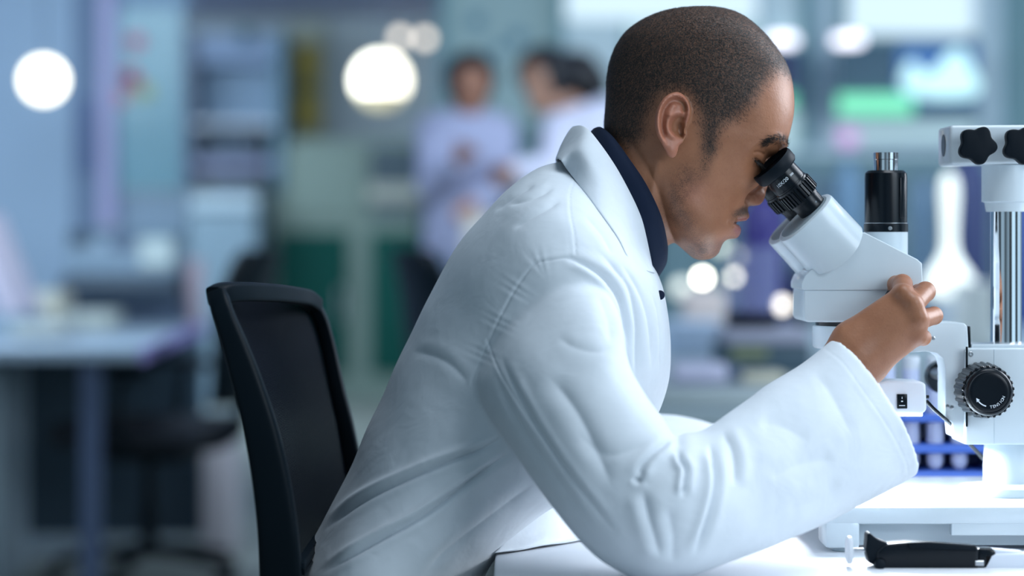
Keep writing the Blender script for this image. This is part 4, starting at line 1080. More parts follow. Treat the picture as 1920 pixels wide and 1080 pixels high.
# ---------------------------------------------------------------- the man's chair
M_frame = mat('chair_plastic', (.002, .006, .010), .42, spec=.15, noise=(30, .1))
M_seat = mat('chair_fabric', (.010, .014, .022), .9, bump=(800, .0004, .5))
def mesh_fabric():
    m = bpy.data.materials.new('mesh_fabric'); m.use_nodes = True; nt = m.node_tree; b = nt.nodes['Principled BSDF']; L = nt.links
    b.inputs['Base Color'].default_value = (.004, .006, .012, 1); b.inputs['Roughness'].default_value = .8; b.inputs['Specular IOR Level'].default_value = .1
    tc = nt.nodes.new('ShaderNodeTexCoord'); sx = nt.nodes.new('ShaderNodeSeparateXYZ'); L.new(tc.outputs['Object'], sx.inputs[0])
    outs = []
    for s in ('Y', 'Z'):
        a = nt.nodes.new('ShaderNodeMath'); a.operation = 'MULTIPLY'; a.inputs[1].default_value = 2 * math.pi / .0030; L.new(sx.outputs[s], a.inputs[0])
        q = nt.nodes.new('ShaderNodeMath'); q.operation = 'SINE'; L.new(a.outputs[0], q.inputs[0]); outs.append(q.outputs[0])
    mu = nt.nodes.new('ShaderNodeMath'); mu.operation = 'MULTIPLY'; L.new(outs[0], mu.inputs[0]); L.new(outs[1], mu.inputs[1])
    gt = nt.nodes.new('ShaderNodeMath'); gt.operation = 'LESS_THAN'; gt.inputs[1].default_value = .86; L.new(mu.outputs[0], gt.inputs[0])
    L.new(gt.outputs[0], b.inputs['Alpha']); return m
M_mesh = mesh_fabric()
chair = thing('office_chair', 'black mesh backed office chair the man in the white coat sits on', 'chair', (-.17, 2.48, 0))
# near and far uprights and the top rail as one bent frame: x, y (px), Y, half width in x, half width in depth
NEAR = [(410, 556, 2.275), (418, 585, 2.262), (440, 645, 2.258), (463, 715, 2.256), (485, 790, 2.256), (503, 870, 2.258), (516, 950, 2.262), (524, 1030, 2.268), (527, 1120, 2.28), (520, 1220, 2.30), (500, 1300, 2.33)]
FARP = [(586, 566, 2.660), (604, 605, 2.674), (618, 660, 2.68), (632, 730, 2.68), (648, 800, 2.68), (662, 880, 2.68), (672, 960, 2.675), (676, 1040, 2.668), (676, 1120, 2.655), (660, 1220, 2.63), (630, 1300, 2.60)]
TOPR = [(402, 557, 2.285), (420, 549, 2.30), (450, 547, 2.34), (485, 548, 2.40), (520, 550, 2.47), (552, 554, 2.55), (575, 559, 2.62), (592, 572, 2.662)]
def bar(pts, hw, hd, name, material, parent, sub=6, flatbar=False):
    """rounded bar following 3-D points; hw across x, hd along depth"""
    K = cr(np.array([list(Pn(*p)) for p in pts]), sub); n = len(K); R = []
    hw = np.interp(np.linspace(0, 1, n), np.linspace(0, 1, len(hw)), hw); hd = np.interp(np.linspace(0, 1, n), np.linspace(0, 1, len(hd)), hd)
    for i in range(n):
        d = Vector(K[min(i + 1, n - 1)] - K[max(i - 1, 0)]).normalized()
        if flatbar:
            v = Vector((0, 0, 1)) - d * d.z; v.normalize(); u = d.cross(v)
        else:
            v = Vector((0, 1, 0)) - d * d.y; v.normalize(); u = d.cross(v)
            if u.x < 0: u = -u
        ring = []
        for k in range(28):
            a = 2 * math.pi * k / 28; c_, s_ = math.cos(a), math.sin(a); c_ = math.copysign(abs(c_) ** .45, c_); s_ = math.copysign(abs(s_) ** .45, s_)
            ring.append(K[i] + np.array(u) * hw[i] * c_ + np.array(v) * hd[i] * s_)
        R.append(ring)
    V, F = ring_mesh(np.array(R)); return mesh_np(name, V, F, material, parent)
bar(NEAR, [.009, .010, .0135, .016, .018, .0195, .021, .022], [.010, .012], 'side_frame', M_frame, chair)
bar(FARP, [.007, .008, .010, .011, .012], [.012, .012], 'side_frame', M_frame, chair)
bar([(x, y, Y) for x, y, Y in TOPR], [.009, .010, .009, .008], [.010, .0085], 'top_rail', M_frame, chair, flatbar=True)
# mesh panel: slightly dished between the uprights
a_ = cr(np.array([list(Pn(x + 14, y, Y)) for x, y, Y in NEAR]), 4); b_ = cr(np.array([list(Pn(x - 8, y, Y)) for x, y, Y in FARP]), 4); nn_ = 26
G = np.array([[a_[i] + (b_[i] - a_[i]) * t + np.array([-.028 * math.sin(math.pi * t), 0, .004 * math.sin(math.pi * t)]) for t in np.linspace(0, 1, nn_)] for i in range(len(a_))])
V = G.reshape(-1, 3); F = [(i * nn_ + j, i * nn_ + j + 1, (i + 1) * nn_ + j + 1, (i + 1) * nn_ + j) for i in range(len(a_) - 1) for j in range(nn_ - 1)]
mesh_np('backrest_mesh', V, F, M_mesh, chair)
# lumbar bar, seat, gas lift and five-star base
box('lumbar_bar', (P(560, 0, 2.3).x, 2.27, yz(1035, 2.45)), (P(600, 0, 2.45).x, 2.66, yz(1008, 2.45)), M_frame, chair, .008)
bar([(500, 1290, 2.33), (560, 1300, 2.45), (630, 1290, 2.60)], [.012], [.012], 'lower_rail', M_frame, chair, flatbar=True)
box('seat', (-.26, 2.25, .40), (.22, 2.73, .475), M_seat, chair, .03, 4)
box('back_bracket', (-.25, 2.45, .36), (-.18, 2.51, .58), M_frame, chair, .01)
box('seat_plate', (-.20, 2.36, .36), (.14, 2.60, .405), M_frame, chair, .008)
lathe_obj('gas_lift', (-.02, 2.48, .09), (0, 0, 1), [(0, .028), (.16, .028), (.161, .018), (.28, .018)], M_frame, chair, 32)
def star_base(cx_, cy_, par, r=.30, ang=.3, mt=None):
    for k in range(5):
        a = ang + 2 * math.pi * k / 5; dx, dy = math.cos(a), math.sin(a)
        leg = tube('leg', [(cx_ + dx * .02, cy_ + dy * .02, .105), (cx_ + dx * r * .5, cy_ + dy * r * .5, .095), (cx_ + dx * r, cy_ + dy * r, .072)], [.022, .018, .013], mt or M_frame, par, 10, 4)
        w_ = lathe_obj('caster', (cx_ + dx * r + dy * .018, cy_ + dy * r - dx * .018, .028), (-dy, dx, 0), [(0, .022), (.003, .027), (.033, .027), (.036, .022)], M_black, leg, 20)
star_base(-.02, 2.48, chair)

def far_chair(x, y, rz, label):
    t = thing('office_chair', label, 'chair', (0, 0, 0))
    box('seat', (-.24, -.24, .43), (.24, .24, .51), M_seat, t, .03, 3)
    R = []
    for z, xx, hw in ((.56, -.25, .17), (.62, -.27, .21), (.75, -.285, .23), (.88, -.30, .225), (.98, -.325, .20), (1.03, -.345, .15)):
        R.append([(xx + .022 * math.copysign(abs(math.cos(a)) ** .6, math.cos(a)) - .04 * math.cos(math.asin(max(-1, min(1, math.copysign(abs(math.sin(a)) ** .8, math.sin(a)))))), hw * math.copysign(abs(math.sin(a)) ** .7, math.sin(a)), z) for a in [2 * math.pi * k / 28 for k in range(28)]])
    v_, f_ = ring_mesh(cr(np.array(R).reshape(len(R), -1), 4).reshape(-1, 28, 3)); mesh_np('backrest', v_, f_, M_frame, t)
    tube('back_bracket', [(-.10, 0, .42), (-.26, 0, .45), (-.31, 0, .60), (-.32, 0, .72)], .018, M_frame, t)
    box('seat_plate', (-.14, -.1, .38), (.12, .1, .432), M_frame, t, .01)
    lathe_obj('gas_lift', (0, 0, .09), (0, 0, 1), [(0, .028), (.16, .028), (.161, .02), (.30, .02)], M_frame, t, 20)
    for s in (-1, 1): tube('armrest', [(-.02, s * .22, .42), (0, s * .27, .50), (-.02, s * .275, .64), (-.10, s * .275, .67), (.12, s * .275, .67)], .014, M_frame, t, 10, 4)
    star_base(0, 0, t, .29)
    t.location = (x, y, 0); t.rotation_euler = (0, 0, rz)
    return t
p_ = P(280, 0, 7.45); far_chair(p_.x, 7.45, math.radians(168), 'dark office chair drawn up to the grey desk at the left')
p_ = P(978, 0, 7.6); far_chair(p_.x, 7.6, math.radians(20), 'dark blue office chair just behind the back of the seated man')

# ---------------------------------------------------------------- the room
def smat(name, col, **k): return mat(name, col, **k)
M_wall = smat('wall_paint', (.44, .52, .56), rough=.8, noise=(2, .05))
M_wall2 = smat('side_wall_paint', (.27, .40, .54), rough=.8, noise=(1.5, .08))
M_ceil = smat('ceiling_paint', (.42, .46, .66), rough=.85)
M_floor = smat('vinyl_floor', (.24, .27, .25), rough=.45, noise=(3, .12))
structure(box('floor', (-6, -1, -.05), (7, 17.3, 0), M_floor))
structure(box('ceiling', (-6, 5.5, 2.66), (7, 17.3, 2.74), M_ceil))
structure(box('wall_back', (-6, 17.2, 0), (7, 17.4, 2.66), M_wall))
structure(box('wall_left', (-6.1, 5.5, 0), (-5.95, 17.2, 2.66), M_wall2))
# partition at the left with its jamb and lavender post
def pb(name, x0, y0, x1, y1, Y, depth, m, parent=None, bevel=0.0, zfloor=False):
    a = P(x0, y1, Y); b = P(x1, y0, Y)
    return box(name, (a.x, Y, 0.0 if zfloor else a.z), (b.x, Y + depth, b.z), m, parent, bevel)
M_pale = smat('pale_blue_panel', (.34, .47, .62), rough=.6)
M_jamb = smat('jamb_paint', (.17, .25, .38), rough=.6)
M_lav = smat('lavender_post', (.42, .42, .66), rough=.5)
M_glassb = smat('teal_board', (.22, .42, .50), rough=.25, noise=(2, .12))
w1 = box('wall_partition', (P(-900, 0, 10.5).x, 10.5, 0), (P(135, 0, 10.5).x, 10.62, 2.66), M_pale); structure(w1)
structure(box('trim_1', (P(136, 0, 10.5).x, 10.5, 0), (P(184, 0, 10.5).x, 10.62, 2.66), M_jamb))
structure(box('trim_2', (P(186, 0, 10.5).x, 10.47, yz(425, 10.5)), (P(216, 0, 10.5).x, 10.60, 2.66), M_lav))
pd_ = thing('wall_notice', 'grey rectangular notice on the jamb left of the lavender post', 'notice', P(160, 240, 10.49))
pb('sheet', 143, 185, 178, 320, 10.485, .012, smat('notice_paper', (.12, .18, .33), rough=.6), pd_)
board = thing('glass_board', 'tall teal glass board with coloured magnets beside the lavender post', 'board', P(280, 360, 10.56))
pb('pane', 218, 14, 342, 356, 10.55, .02, M_glassb, board)
pb('frame', 342, 10, 348, 360, 10.54, .035, M_jamb, board)
for x_, y_, c_, nme in ((256, 78, (.55, .16, .28), 'pink'), (246, 143, (.65, .08, .20), 'red'), (226, 182, (.55, .25, .28), 'rose'), (272, 172, (.40, .48, .22), 'yellow green'), (250, 150, (.6, .1, .25), 'crimson')):
    mg = lathe_obj('magnet', P(x_, y_, 10.548), (0, -1, 0), [(0, .036), (.010, .036), (.012, .03)], smat('magnet_paint', c_), board, 24)
    mg['label'] = nme + ' round magnet'
structure(box('wall_lower_panel', (P(218, 0, 10.6).x, 10.60, 0), (P(350, 0, 10.6).x, 10.70, yz(362, 10.6)), smat('lower_panel', (.30, .42, .54), rough=.6)))
structure(box('wall_upper_panel', (P(216, 0, 10.6).x, 10.60, yz(14, 10.6)), (P(350, 0, 10.6).x, 10.70, 2.66), M_wall2))

# wall unit at the far left of the back wall
M_shelf = smat('blue_grey_shelf', (.24, .36, .50), rough=.6)
M_dk = smat('dark_instrument', (.03, .05, .075), rough=.5)
M_dk2 = smat('slate_casing', (.09, .13, .20), rough=.5)
M_cream = smat('cream_panel', (.42, .50, .46), rough=.6)
M_green = smat('dark_green_door', (.010, .085, .070), rough=.7, spec=.08, noise=(4, .06))
M_post = smat('sage_frame', (.19, .27, .24), rough=.5)
M_white = smat('white_panel', (.62, .68, .76), rough=.5)
wu = thing('wall_shelving', 'blue grey wall shelving with dark instruments, left of the yellow poster', 'shelving', (P(435, 0, 16.3).x, 16.3, 0))
pb('back_panel', 352, 95, 525, 360, 16.6, .05, M_shelf, wu)
pb('side_panel', 350, 60, 362, 360, 16.1, .5, M_dk2, wu); pb('side_panel', 512, 60, 530, 360, 16.1, .5, smat('teal_side', (.09, .20, .28)), wu)
pb('header_panel', 352, 62, 530, 118, 16.2, .4, smat('header_paint', (.19, .28, .44)), wu)
pb('shelf', 352, 228, 512, 236, 16.1, .5, M_white, wu); pb('shelf', 352, 302, 512, 318, 16.1, .5, smat('lavender_shelf', (.25, .28, .45)), wu)
c_ = thing('counter_cabinet', 'pale blue counter cabinet under the wall shelving', 'cabinet', (P(420, 0, 16).x, 15.8, 0))
pb('countertop', 205, 364, 482, 392, 15.4, .9, smat('pale_counter', (.36, .47, .55)), c_)
pb('cabinet_body', 350, 392, 480, 470, 15.45, .8, smat('counter_front', (.18, .27, .34)), c_, zfloor=True)
def cyl_thing(name, label, cat, px, ytop, ybot, Y, rpx, m, group=None, prof=None, cap=None):
    u = Y / FPX; b = P(px, ybot, Y); h = (ybot - ytop) * u; r = rpx * u
    t = thing(name, label, cat, b, group)
    pr = prof or [(0, .9), (.03, 1), (.70, 1), (.82, .55), (.86, .4), (1, .4)]
    lathe_obj('body' if name != 'bottle' else 'bottle_body', b, (0, 0, 1), [(q * h, s * r) for q, s in pr], m, t, 28)
    if cap: lathe_obj('cap', b + Vector((0, 0, h * .97)), (0, 0, 1), [(0, r * cap), (h * .13, r * cap)], M_dk, t, 20)
    return t
def crate(name, label, cat, x0, y0, x1, y1, Y, depth, m, m2=None, group=None, bev=.006):
    t = thing(name, label, cat, P((x0 + x1) / 2, y1, Y), group)
    pb('casing', x0, y0, x1, y1, Y, depth, m, t, bev)
    if m2: pb('front_panel', x0 + (x1 - x0) * .12, y0 + (y1 - y0) * .15, x1 - (x1 - x0) * .12, y0 + (y1 - y0) * .7, Y - .012, .02, m2, t, .003)
    return t
crate('instrument', 'wide black instrument on the upper shelf of the blue grey wall shelving', 'instrument', 382, 274, 492, 302, 16.2, .3, M_dk, M_dk2)
crate('instrument', 'upright black instrument standing at the right end of the wall shelf', 'instrument', 468, 248, 494, 274, 16.2, .25, M_dk)
crate('instrument', 'low dark olive instrument on the counter under the shelves', 'instrument', 378, 330, 495, 364, 15.9, .4, smat('olive_casing', (.055, .07, .06)), M_dk2)
cyl_thing('wall_speaker', 'round dark object high on the shelf header', 'speaker', 462, 52, 80, 16.15, 13, smat('deep_teal', (.02, .10, .14)), prof=[(0, .6), (.2, 1), (.8, 1), (1, .6)])
# poster column
pc = thing('poster', 'yellow and olive poster on a cream board on the back wall', 'poster', P(572, 250, 17.1))
pb('board', 540, 40, 612, 262, 17.10, .06, smat('poster_board', (.36, .42, .36)), pc); pb('sheet', 553, 82, 598, 245, 17.08, .02, smat('poster_yellow', (.50, .38, .035), noise=(6, .35)), pc)
pb('printed_band', 556, 150, 596, 176, 17.07, .012, smat('poster_print', (.24, .22, .05)), pc)
# green cabinets
gc = thing('cabinet', 'sage framed wall cabinet with dark green lower doors behind the chairs', 'cabinet', (P(650, 0, 16.2).x, 16.2, 0))
pb('carcass', 510, 262, 786, 738, 16.2, .55, M_post, gc, zfloor=True)
pb('upper_panel', 528, 276, 680, 405, 16.17, .03, smat('frosted_panel', (.19, .27, .24), noise=(3, .15)), gc)
pb('shelf_recess', 694, 276, 784, 405, 16.18, .03, smat('recess_dark', (.05, .09, .12), noise=(5, .4)), gc)
pb('shelf', 690, 346, 786, 378, 16.14, .06, smat('cream_shelf', (.42, .45, .40)), gc)
for x0_, x1_ in ((520, 652), (694, 786)):
    dr = pb('door', x0_, 436, x1_, 700, 16.17, .03, M_green, gc, .003)
    pb('handle', x1_ - 16, 540, x1_ - 11, 600, 16.14, .03, M_steel, dr)
# globe lamps
M_glow = mat('lamp_glow', (1, .95, .85), .4, emit=(1.0, .95, .76), estr=4.0)
M_highlight = mat('small_highlight_glow', (1, .95, .85), .4, emit=(1.0, .96, .80), estr=16)  # glow of the added highlight balls on the grey bench
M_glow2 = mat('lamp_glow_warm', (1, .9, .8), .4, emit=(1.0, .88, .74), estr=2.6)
M_glow3 = mat('lamp_glow_cool', (.95, .9, 1), .4, emit=(.93, .90, 1.0), estr=2.2)
def globe(px, py, rpx, Y, label, m=M_glow, shade=True, bowl=False):
    u = Y / FPX; c = P(px, py, Y); r = rpx * u
    t = thing('pendant_lamp', label, 'lamp', (c.x, Y, 2.66))
    pr = [(-r * math.cos(a), r * math.sin(a) + .0004) for a in [math.pi * k / 16 for k in range(17)]]
    lathe_obj('globe', c, (0, 0, 1), pr, m, t, 40, sharp=80)
    if bowl: lathe_obj('lower_bowl', c, (0, 0, 1), [(-r * 1.06, .001), (-r * 1.02, r * .36), (-r * .86, r * .62), (-r * .55, r * .90), (-r * .5, r * .93), (-r * .48, r * .90)], mat('lit_bowl', (.55, .50, .33), .5, emit=(.80, .74, .48), estr=.75), t, 40)
    lathe_obj('cord', (c.x, Y, c.z + r * .9), (0, 0, 1), [(0, .004), (2.66 - c.z - r * .9, .004)], M_dk2, t, 8)
    return t
globe(714, 151, 50, 14.0, 'largest glowing globe lamp, above the green cabinet', bowl=True)
globe(82, 150, 40, 9.6, 'glowing globe lamp at the far left before the pale wall', bowl=False)
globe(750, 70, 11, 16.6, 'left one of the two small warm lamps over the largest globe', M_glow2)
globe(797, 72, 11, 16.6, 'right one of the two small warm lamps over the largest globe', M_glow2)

# desk at the left with its things
M_desk = smat('grey_desk_top', (.24, .31, .38), rough=.35, noise=(2, .06)); M_deskl = smat('slate_leg', (.05, .075, .14), rough=.5)
dk = thing('desk', 'grey desk with a lavender edge at the left', 'desk', (-1.6, 8.2, 0))
pts = [(-3.2, 6.95), (P(262, 0, 6.95).x, 6.95), (P(385, 0, 9.5).x, 9.5), (-3.2, 9.5)]
bm = bmesh.new(); lo = [bm.verts.new((x, y, .712)) for x, y in pts]; hi = [bm.verts.new((x, y, TZ)) for x, y in pts]
bm.faces.new(lo[::-1]); bm.faces.new(hi)
for i in range(4): bm.faces.new((lo[i], lo[(i + 1) % 4], hi[(i + 1) % 4], hi[i]))
bm_obj('desk_top', bm, M_desk, dk)
bm = bmesh.new(); ex = [Vector((*pts[1], 0)), Vector((*pts[2], 0))]; n_ = Vector((1, .1, 0)) * .012
vv = [bm.verts.new(p) for p in [(ex[0].x, ex[0].y, .706), (ex[1].x, ex[1].y, .706), (ex[1].x, ex[1].y, .746), (ex[0].x, ex[0].y, .746)]]; vw = [bm.verts.new(v.co + n_) for v in vv]
bm.faces.new(vv); bm.faces.new(vw[::-1])
for i in range(4): bm.faces.new((vv[i], vv[(i + 1) % 4], vw[(i + 1) % 4], vw[i]))
bm_obj('edge_strip', bm, smat('lavender_edge', (.26, .22, .50)), dk)
pb('leg', 150, 668, 186, 1000, 7.0, .06, M_deskl, dk, zfloor=True)
box('leg', (-3.15, 7.0, 0), (-3.09, 7.06, .712), M_deskl, dk)
box('leg', (P(350, 0, 9.4).x, 9.36, 0), (P(350, 0, 9.4).x + .06, 9.42, .712), M_deskl, dk)
box('modesty_panel', (-2.0, 8.2, 0.06), (P(378, 0, 8.2).x, 8.23, .712), smat('slate_panel', (.035, .065, .095)), dk)
pr_ = thing('printer', 'grey box shaped printer on the left desk', 'printer', P(230, 560, 9.1))
pb('printer_body', 122, 446, 326, 520, 9.1, .35, smat('printer_grey', (.20, .28, .36)), pr_, .02)
pb('lid', 124, 432, 330, 450, 9.12, .33, smat('printer_lid', (.10, .17, .23)), pr_, .01)
pb('front_label', 262, 446, 322, 500, 9.09, .02, smat('printer_label', (.44, .52, .52)), pr_)
pb('control_panel', 132, 434, 165, 458, 9.08, .03, M_dk, pr_); pb('control_panel', 205, 436, 250, 462, 9.08, .03, M_dk2, pr_)
pb('paper_tray', 106, 516, 330, 562, 9.0, .5, M_dk, pr_, .03); pb('stand', 120, 560, 340, 604.2, 9.15, .3, M_dk2, pr_)
def rest(y, Y): return y
crate('storage_box', 'cream box near the front left of the grey desk', 'box', 45, 548, 108, 616, 8.5, .3, smat('cream_box', (.42, .42, .36)))
cream = bpy.data.objects
crate('paper_stack', 'flat pile of cream papers before the printer', 'papers', 118, 585, 205, 621, 8.4, .3, smat('cream_paper', (.34, .38, .36)))
crate('paper_stack', 'flat pale papers at the very front of the grey desk', 'papers', 20, 608, 120, 632, 7.6, .25, smat('pale_paper', (.36, .40, .40)))
cyl_thing('cup', 'pinkish cup at the back right corner of the left desk', 'cup', 364, 486, 606, 9.2, 18, smat('rose_ceramic', (.34, .28, .33)), prof=[(0, .8), (.1, .9), (.9, 1), (1, 1)])
lp = thing('laptop', 'tilted white screen at the left edge of the picture', 'screen', P(0, 620, 7.9))
prism('screen_panel', [(-60, 400), (-42, 400), (34, 585), (14, 590)], 7.8, 8.3, smat('lilac_white', (.50, .46, .56)), lp, .004, Yref=7.9)
pb('laptop_base', -60, 588, 40, 631, 7.8, .4, M_desk, lp)
bx_ = crate('storage_box', 'white floor box with reddish print under the desk corner', 'box', 378, 822, 432, 1046, 8.05, .35, smat('white_carton', (.44, .42, .46), noise=(5, .1)))
crate('storage_box', 'pale bluish floor box at the lower left edge', 'box', -60, 690, 4, 1100, 7.4, .4, smat('pale_carton', (.30, .38, .44)))
# ---------------------------------------------------------------- people in the background
M_skin2 = mat('warm_skin', (.30, .135, .085), .5); M_skin3 = mat('light_skin', (.42, .23, .16), .5)
M_lilac = mat('lilac_shirt', (.33, .35, .50), .8, bump=(12, .01, .5)); M_coat2 = mat('white_coat', (.60, .60, .74), .8, bump=(12, .01, .5))
M_hair2 = mat('black_hair', (.008, .008, .012), .4)
def back_person(label, Y, head, headr, shoulders, hips, arms, m_skin, m_cloth, ponytail=None, face=(-.3, -1), hairline=.0, floor_feet=None):
    u = Y / FPX; hd = Pn(head[0], head[1], Y); r = headr * u
    lo = Pn(min(shoulders[0][0], hips[0]) - 150, hips[1] + 80, Y - .45); hi = Pn(shoulders[1][0] + 150, head[1] - 90, Y + .35)
    # body: head, neck, arms and hands in one surface
    g = Grid(np.minimum(lo, hi), np.maximum(lo, hi), .011)
    fx, fy = face; nrm = math.hypot(fx, fy); f = np.array([fx / nrm, fy / nrm, 0]); sdv = np.array([-f[1], f[0], 0])
    g.cap(hd + [0, 0, r * .25] - f * r * .12, hd + [0, 0, r * .25] + f * r * .10, r * .80)
    g.cap(hd + [0, 0, r * .1] + f * r * .22, hd + f * r * .34 + [0, 0, -r * .72], r * .60, r * .36, .03)
    g.cap(hd + f * r * .86 + [0, 0, 0], hd + f * r * 1.02 + [0, 0, -r * .24], r * .09, r * .14, .015)
    for s in (1, -1): g.cap(hd + sdv * s * r * .74 - [0, 0, .0], hd + sdv * s * r * .76 + [0, 0, r * .16], r * .10, r * .12, .01)
    nb = Pn((shoulders[0][0] + shoulders[1][0]) / 2, (shoulders[0][1] + shoulders[1][1]) / 2, Y + .02)
    g.cap(hd - f * r * .2 + [0, 0, -r * .3], nb, .055, .062, .03)
    g.cap(nb - [0, 0, .1], Pn(hips[0], hips[1], Y + .02), .10, .11, .05)
    hands = []
    for a in arms:
        S, E, H = [Pn(*p) for p in a]
        g.cap(S, E, .045, .036, .03); g.cap(E, H, .036, .025, .02)
        d = (H - E) / np.linalg.norm(H - E); q = np.cross(d, [0, 1, 0]); q /= np.linalg.norm(q)
        g.cap(H, H + d * .06, .030, .030, .02)
        for k, o_ in enumerate((-.024, -.008, .008, .024)): g.cap(H + d * .07 + q * o_, H + d * (.125 - .01 * abs(k - 1.4)) + q * o_ * 1.1 + np.array([0, -.02, -.01]), .0095, .008, .006)
        g.cap(H + d * .03 + q * .03, H + d * .07 + q * .055, .011, .009, .008)
    V, F = g.nets(); body = mesh_np('person', V, F, m_skin)
    # trousers and shoes are part of the figure below the counter
    tag(body, label, 'person')
    g2 = Grid(np.minimum(lo, hi), np.maximum(lo, hi), .013)
    sl_, sr_ = Pn(shoulders[0][0], shoulders[0][1], Y), Pn(shoulders[1][0], shoulders[1][1], Y)
    hp = Pn(hips[0], hips[1], Y)
    g2.cap(sl_ * .75 + sr_ * .25, sl_ * .25 + sr_ * .75, .085, .085, 0)
    g2.cap(nb - [0, 0, .10], hp, .155, .165, .07, flat=(1.0, .8, 1.0))
    for a in arms:
        S, E, H = [Pn(*p) for p in a]; W = E + (H - E) * .86
        g2.cap(S, E, .078, .062, .05); g2.cap(E, W, .062, .050, .03)
    g2.cap(hd + [0, 0, -r * .1], nb + [0, 0, .06], .075, .06, 0, sub=True)
    V, F = g2.nets(); mesh_np('coat', V, F, m_cloth, body)
    g3 = Grid(hd - r * 1.6, hd + r * 1.6, .008)
    g3.cap(hd + [0, 0, r * .42] - f * r * .28, hd + [0, 0, r * .42] + f * r * .12, r * .95)
    g3.cap(hd - f * r * .35 + [0, 0, -r * .1], hd - f * r * .35, r * .78, r * .8, .02)
    g3.cap(hd + f * r * .85 + [0, 0, -r * .6], hd + f * r * .75 + [0, 0, r * .2], r * .62, r * .58, .02, sub=True)
    if ponytail: 
        P_ = [Pn(*p) for p in ponytail[0]]
    V, F = g3.nets(); mesh_np('hair', V, F, M_hair2, body)
    if ponytail: tube('ponytail', P_, ponytail[1], M_hair2, body, 14, 5)
    # legs down to the floor
    hz = hp[2]
    for s in (-1, 1):
        tube('trouser_leg', [(hp[0] + s * .085, Y + .03, hz + .05), (hp[0] + s * .095, Y + .02, .48), (hp[0] + s * .10, Y + .05, .09)], [.095, .07, .055], M_trous, body, 16, 5)
        box('shoe', (hp[0] + s * .10 - .045, Y - .14, 0), (hp[0] + s * .10 + .045, Y + .10, .085), M_shoe, body, .025, 3)
    return body
back_person('standing person with short dark hair in a lilac coat, hands raised together', 9.7, (882, 165), 52, ((822, 245), (928, 245)), (868, 470),
            [((815, 250, 9.72), (812, 345, 9.60), (860, 300, 9.45)), ((935, 250, 9.72), (938, 350, 9.60), (885, 385, 9.42))], M_skin2, M_lilac, face=(.12, -1))
back_person('standing person with a black ponytail in a white coat looking down', 9.9, (1022, 158), 54, ((1052, 240), (1150, 215)), (1075, 470),
            [((1050, 245, 9.75), (1040, 318, 9.6), (962, 322, 9.5)), ((1150, 225, 10.0), (1160, 320, 9.8), (1060, 350, 9.6))], M_skin3, M_coat2,
            ponytail=([(1052, 122, 9.98), (1082, 136, 10.02), (1106, 165, 10.04), (1120, 205, 10.04)], [.06, .10, .09, .03]), face=(-.75, -1))
# counter they stand at
ct_ = thing('work_counter', 'pale counter with clutter where the two background people stand', 'counter', (P(900, 0, 9.2).x, 9.2, 0))
box('countertop', (P(775, 0, 9.0).x, 8.95, .86), (P(1085, 0, 9.0).x, 9.33, .90), M_cream, ct_, .004)
box('counter_front', (P(782, 0, 9.0).x, 9.0, 0), (P(1080, 0, 9.0).x, 9.3, .86), smat('counter_face', (.30, .36, .38)), ct_)
cyl_thing('bottle', 'dark bottle on the pale counter below the lilac coat', 'bottle', 832, 468, 530, 9.12, 16, M_dk2, cap=.4)
crate('storage_box', 'cream carton on the pale counter before the lilac coat', 'box', 868, 400, 925, 530, 9.05, .12, smat('cream_carton', (.46, .44, .42)))
crate('storage_box', 'grey green tray on the pale counter under the right person', 'box', 930, 440, 1010, 530, 9.08, .12, smat('sage_tray', (.28, .36, .35)))
crate('paper_stack', 'pinkish bundle lying at the left of the pale counter', 'papers', 790, 500, 826, 530, 9.05, .12, smat('pink_paper', (.50, .40, .42)))

# ---------------------------------------------------------------- glazed back wall on the right
def glow_mat(name, col, s): return mat(name, (.16, .22, .27), .5, emit=col, estr=s, noise=(3, .03))
M_mull = smat('pale_mullion', (.58, .72, .80), rough=.5)
M_mull2 = smat('teal_mullion', (.20, .38, .44), rough=.5)
YW = 12.4
def win(i, x0, y0, x1, y1, m, Y=YW + .12, frame=True):
    t = bpy.data.objects.new('window_%d' % i, None); C.objects.link(t); t.location = P((x0 + x1) / 2, y1, Y); structure(t)
    pb('pane', x0, y0, x1, y1, Y, .02, m, t)
    return t
wT = glow_mat('daylit_pane_bright', (.72, .90, 1.0), .95); wM = glow_mat('daylit_pane', (.50, .72, .78), .85); wL = glow_mat('dim_pane', (.24, .42, .46), .45)
win(1, 835, -90, 1055, 235, wL); win(2, 1060, 40, 1170, 190, glow_mat('grey_blue_pane', (.45, .66, .80), .55)); win(3, 1060, -90, 1420, 38, wT)
win(4, 1440, -90, 1500, 60, glow_mat('blue_pane', (.45, .66, .80), .6)); win(5, 1590, -90, 1880, 66, wT); win(6, 1560, 220, 1900, 262, wM)
win(7, 1180, 40, 1500, 300, wM); win(8, 1835, 70, 1900, 560, wL)
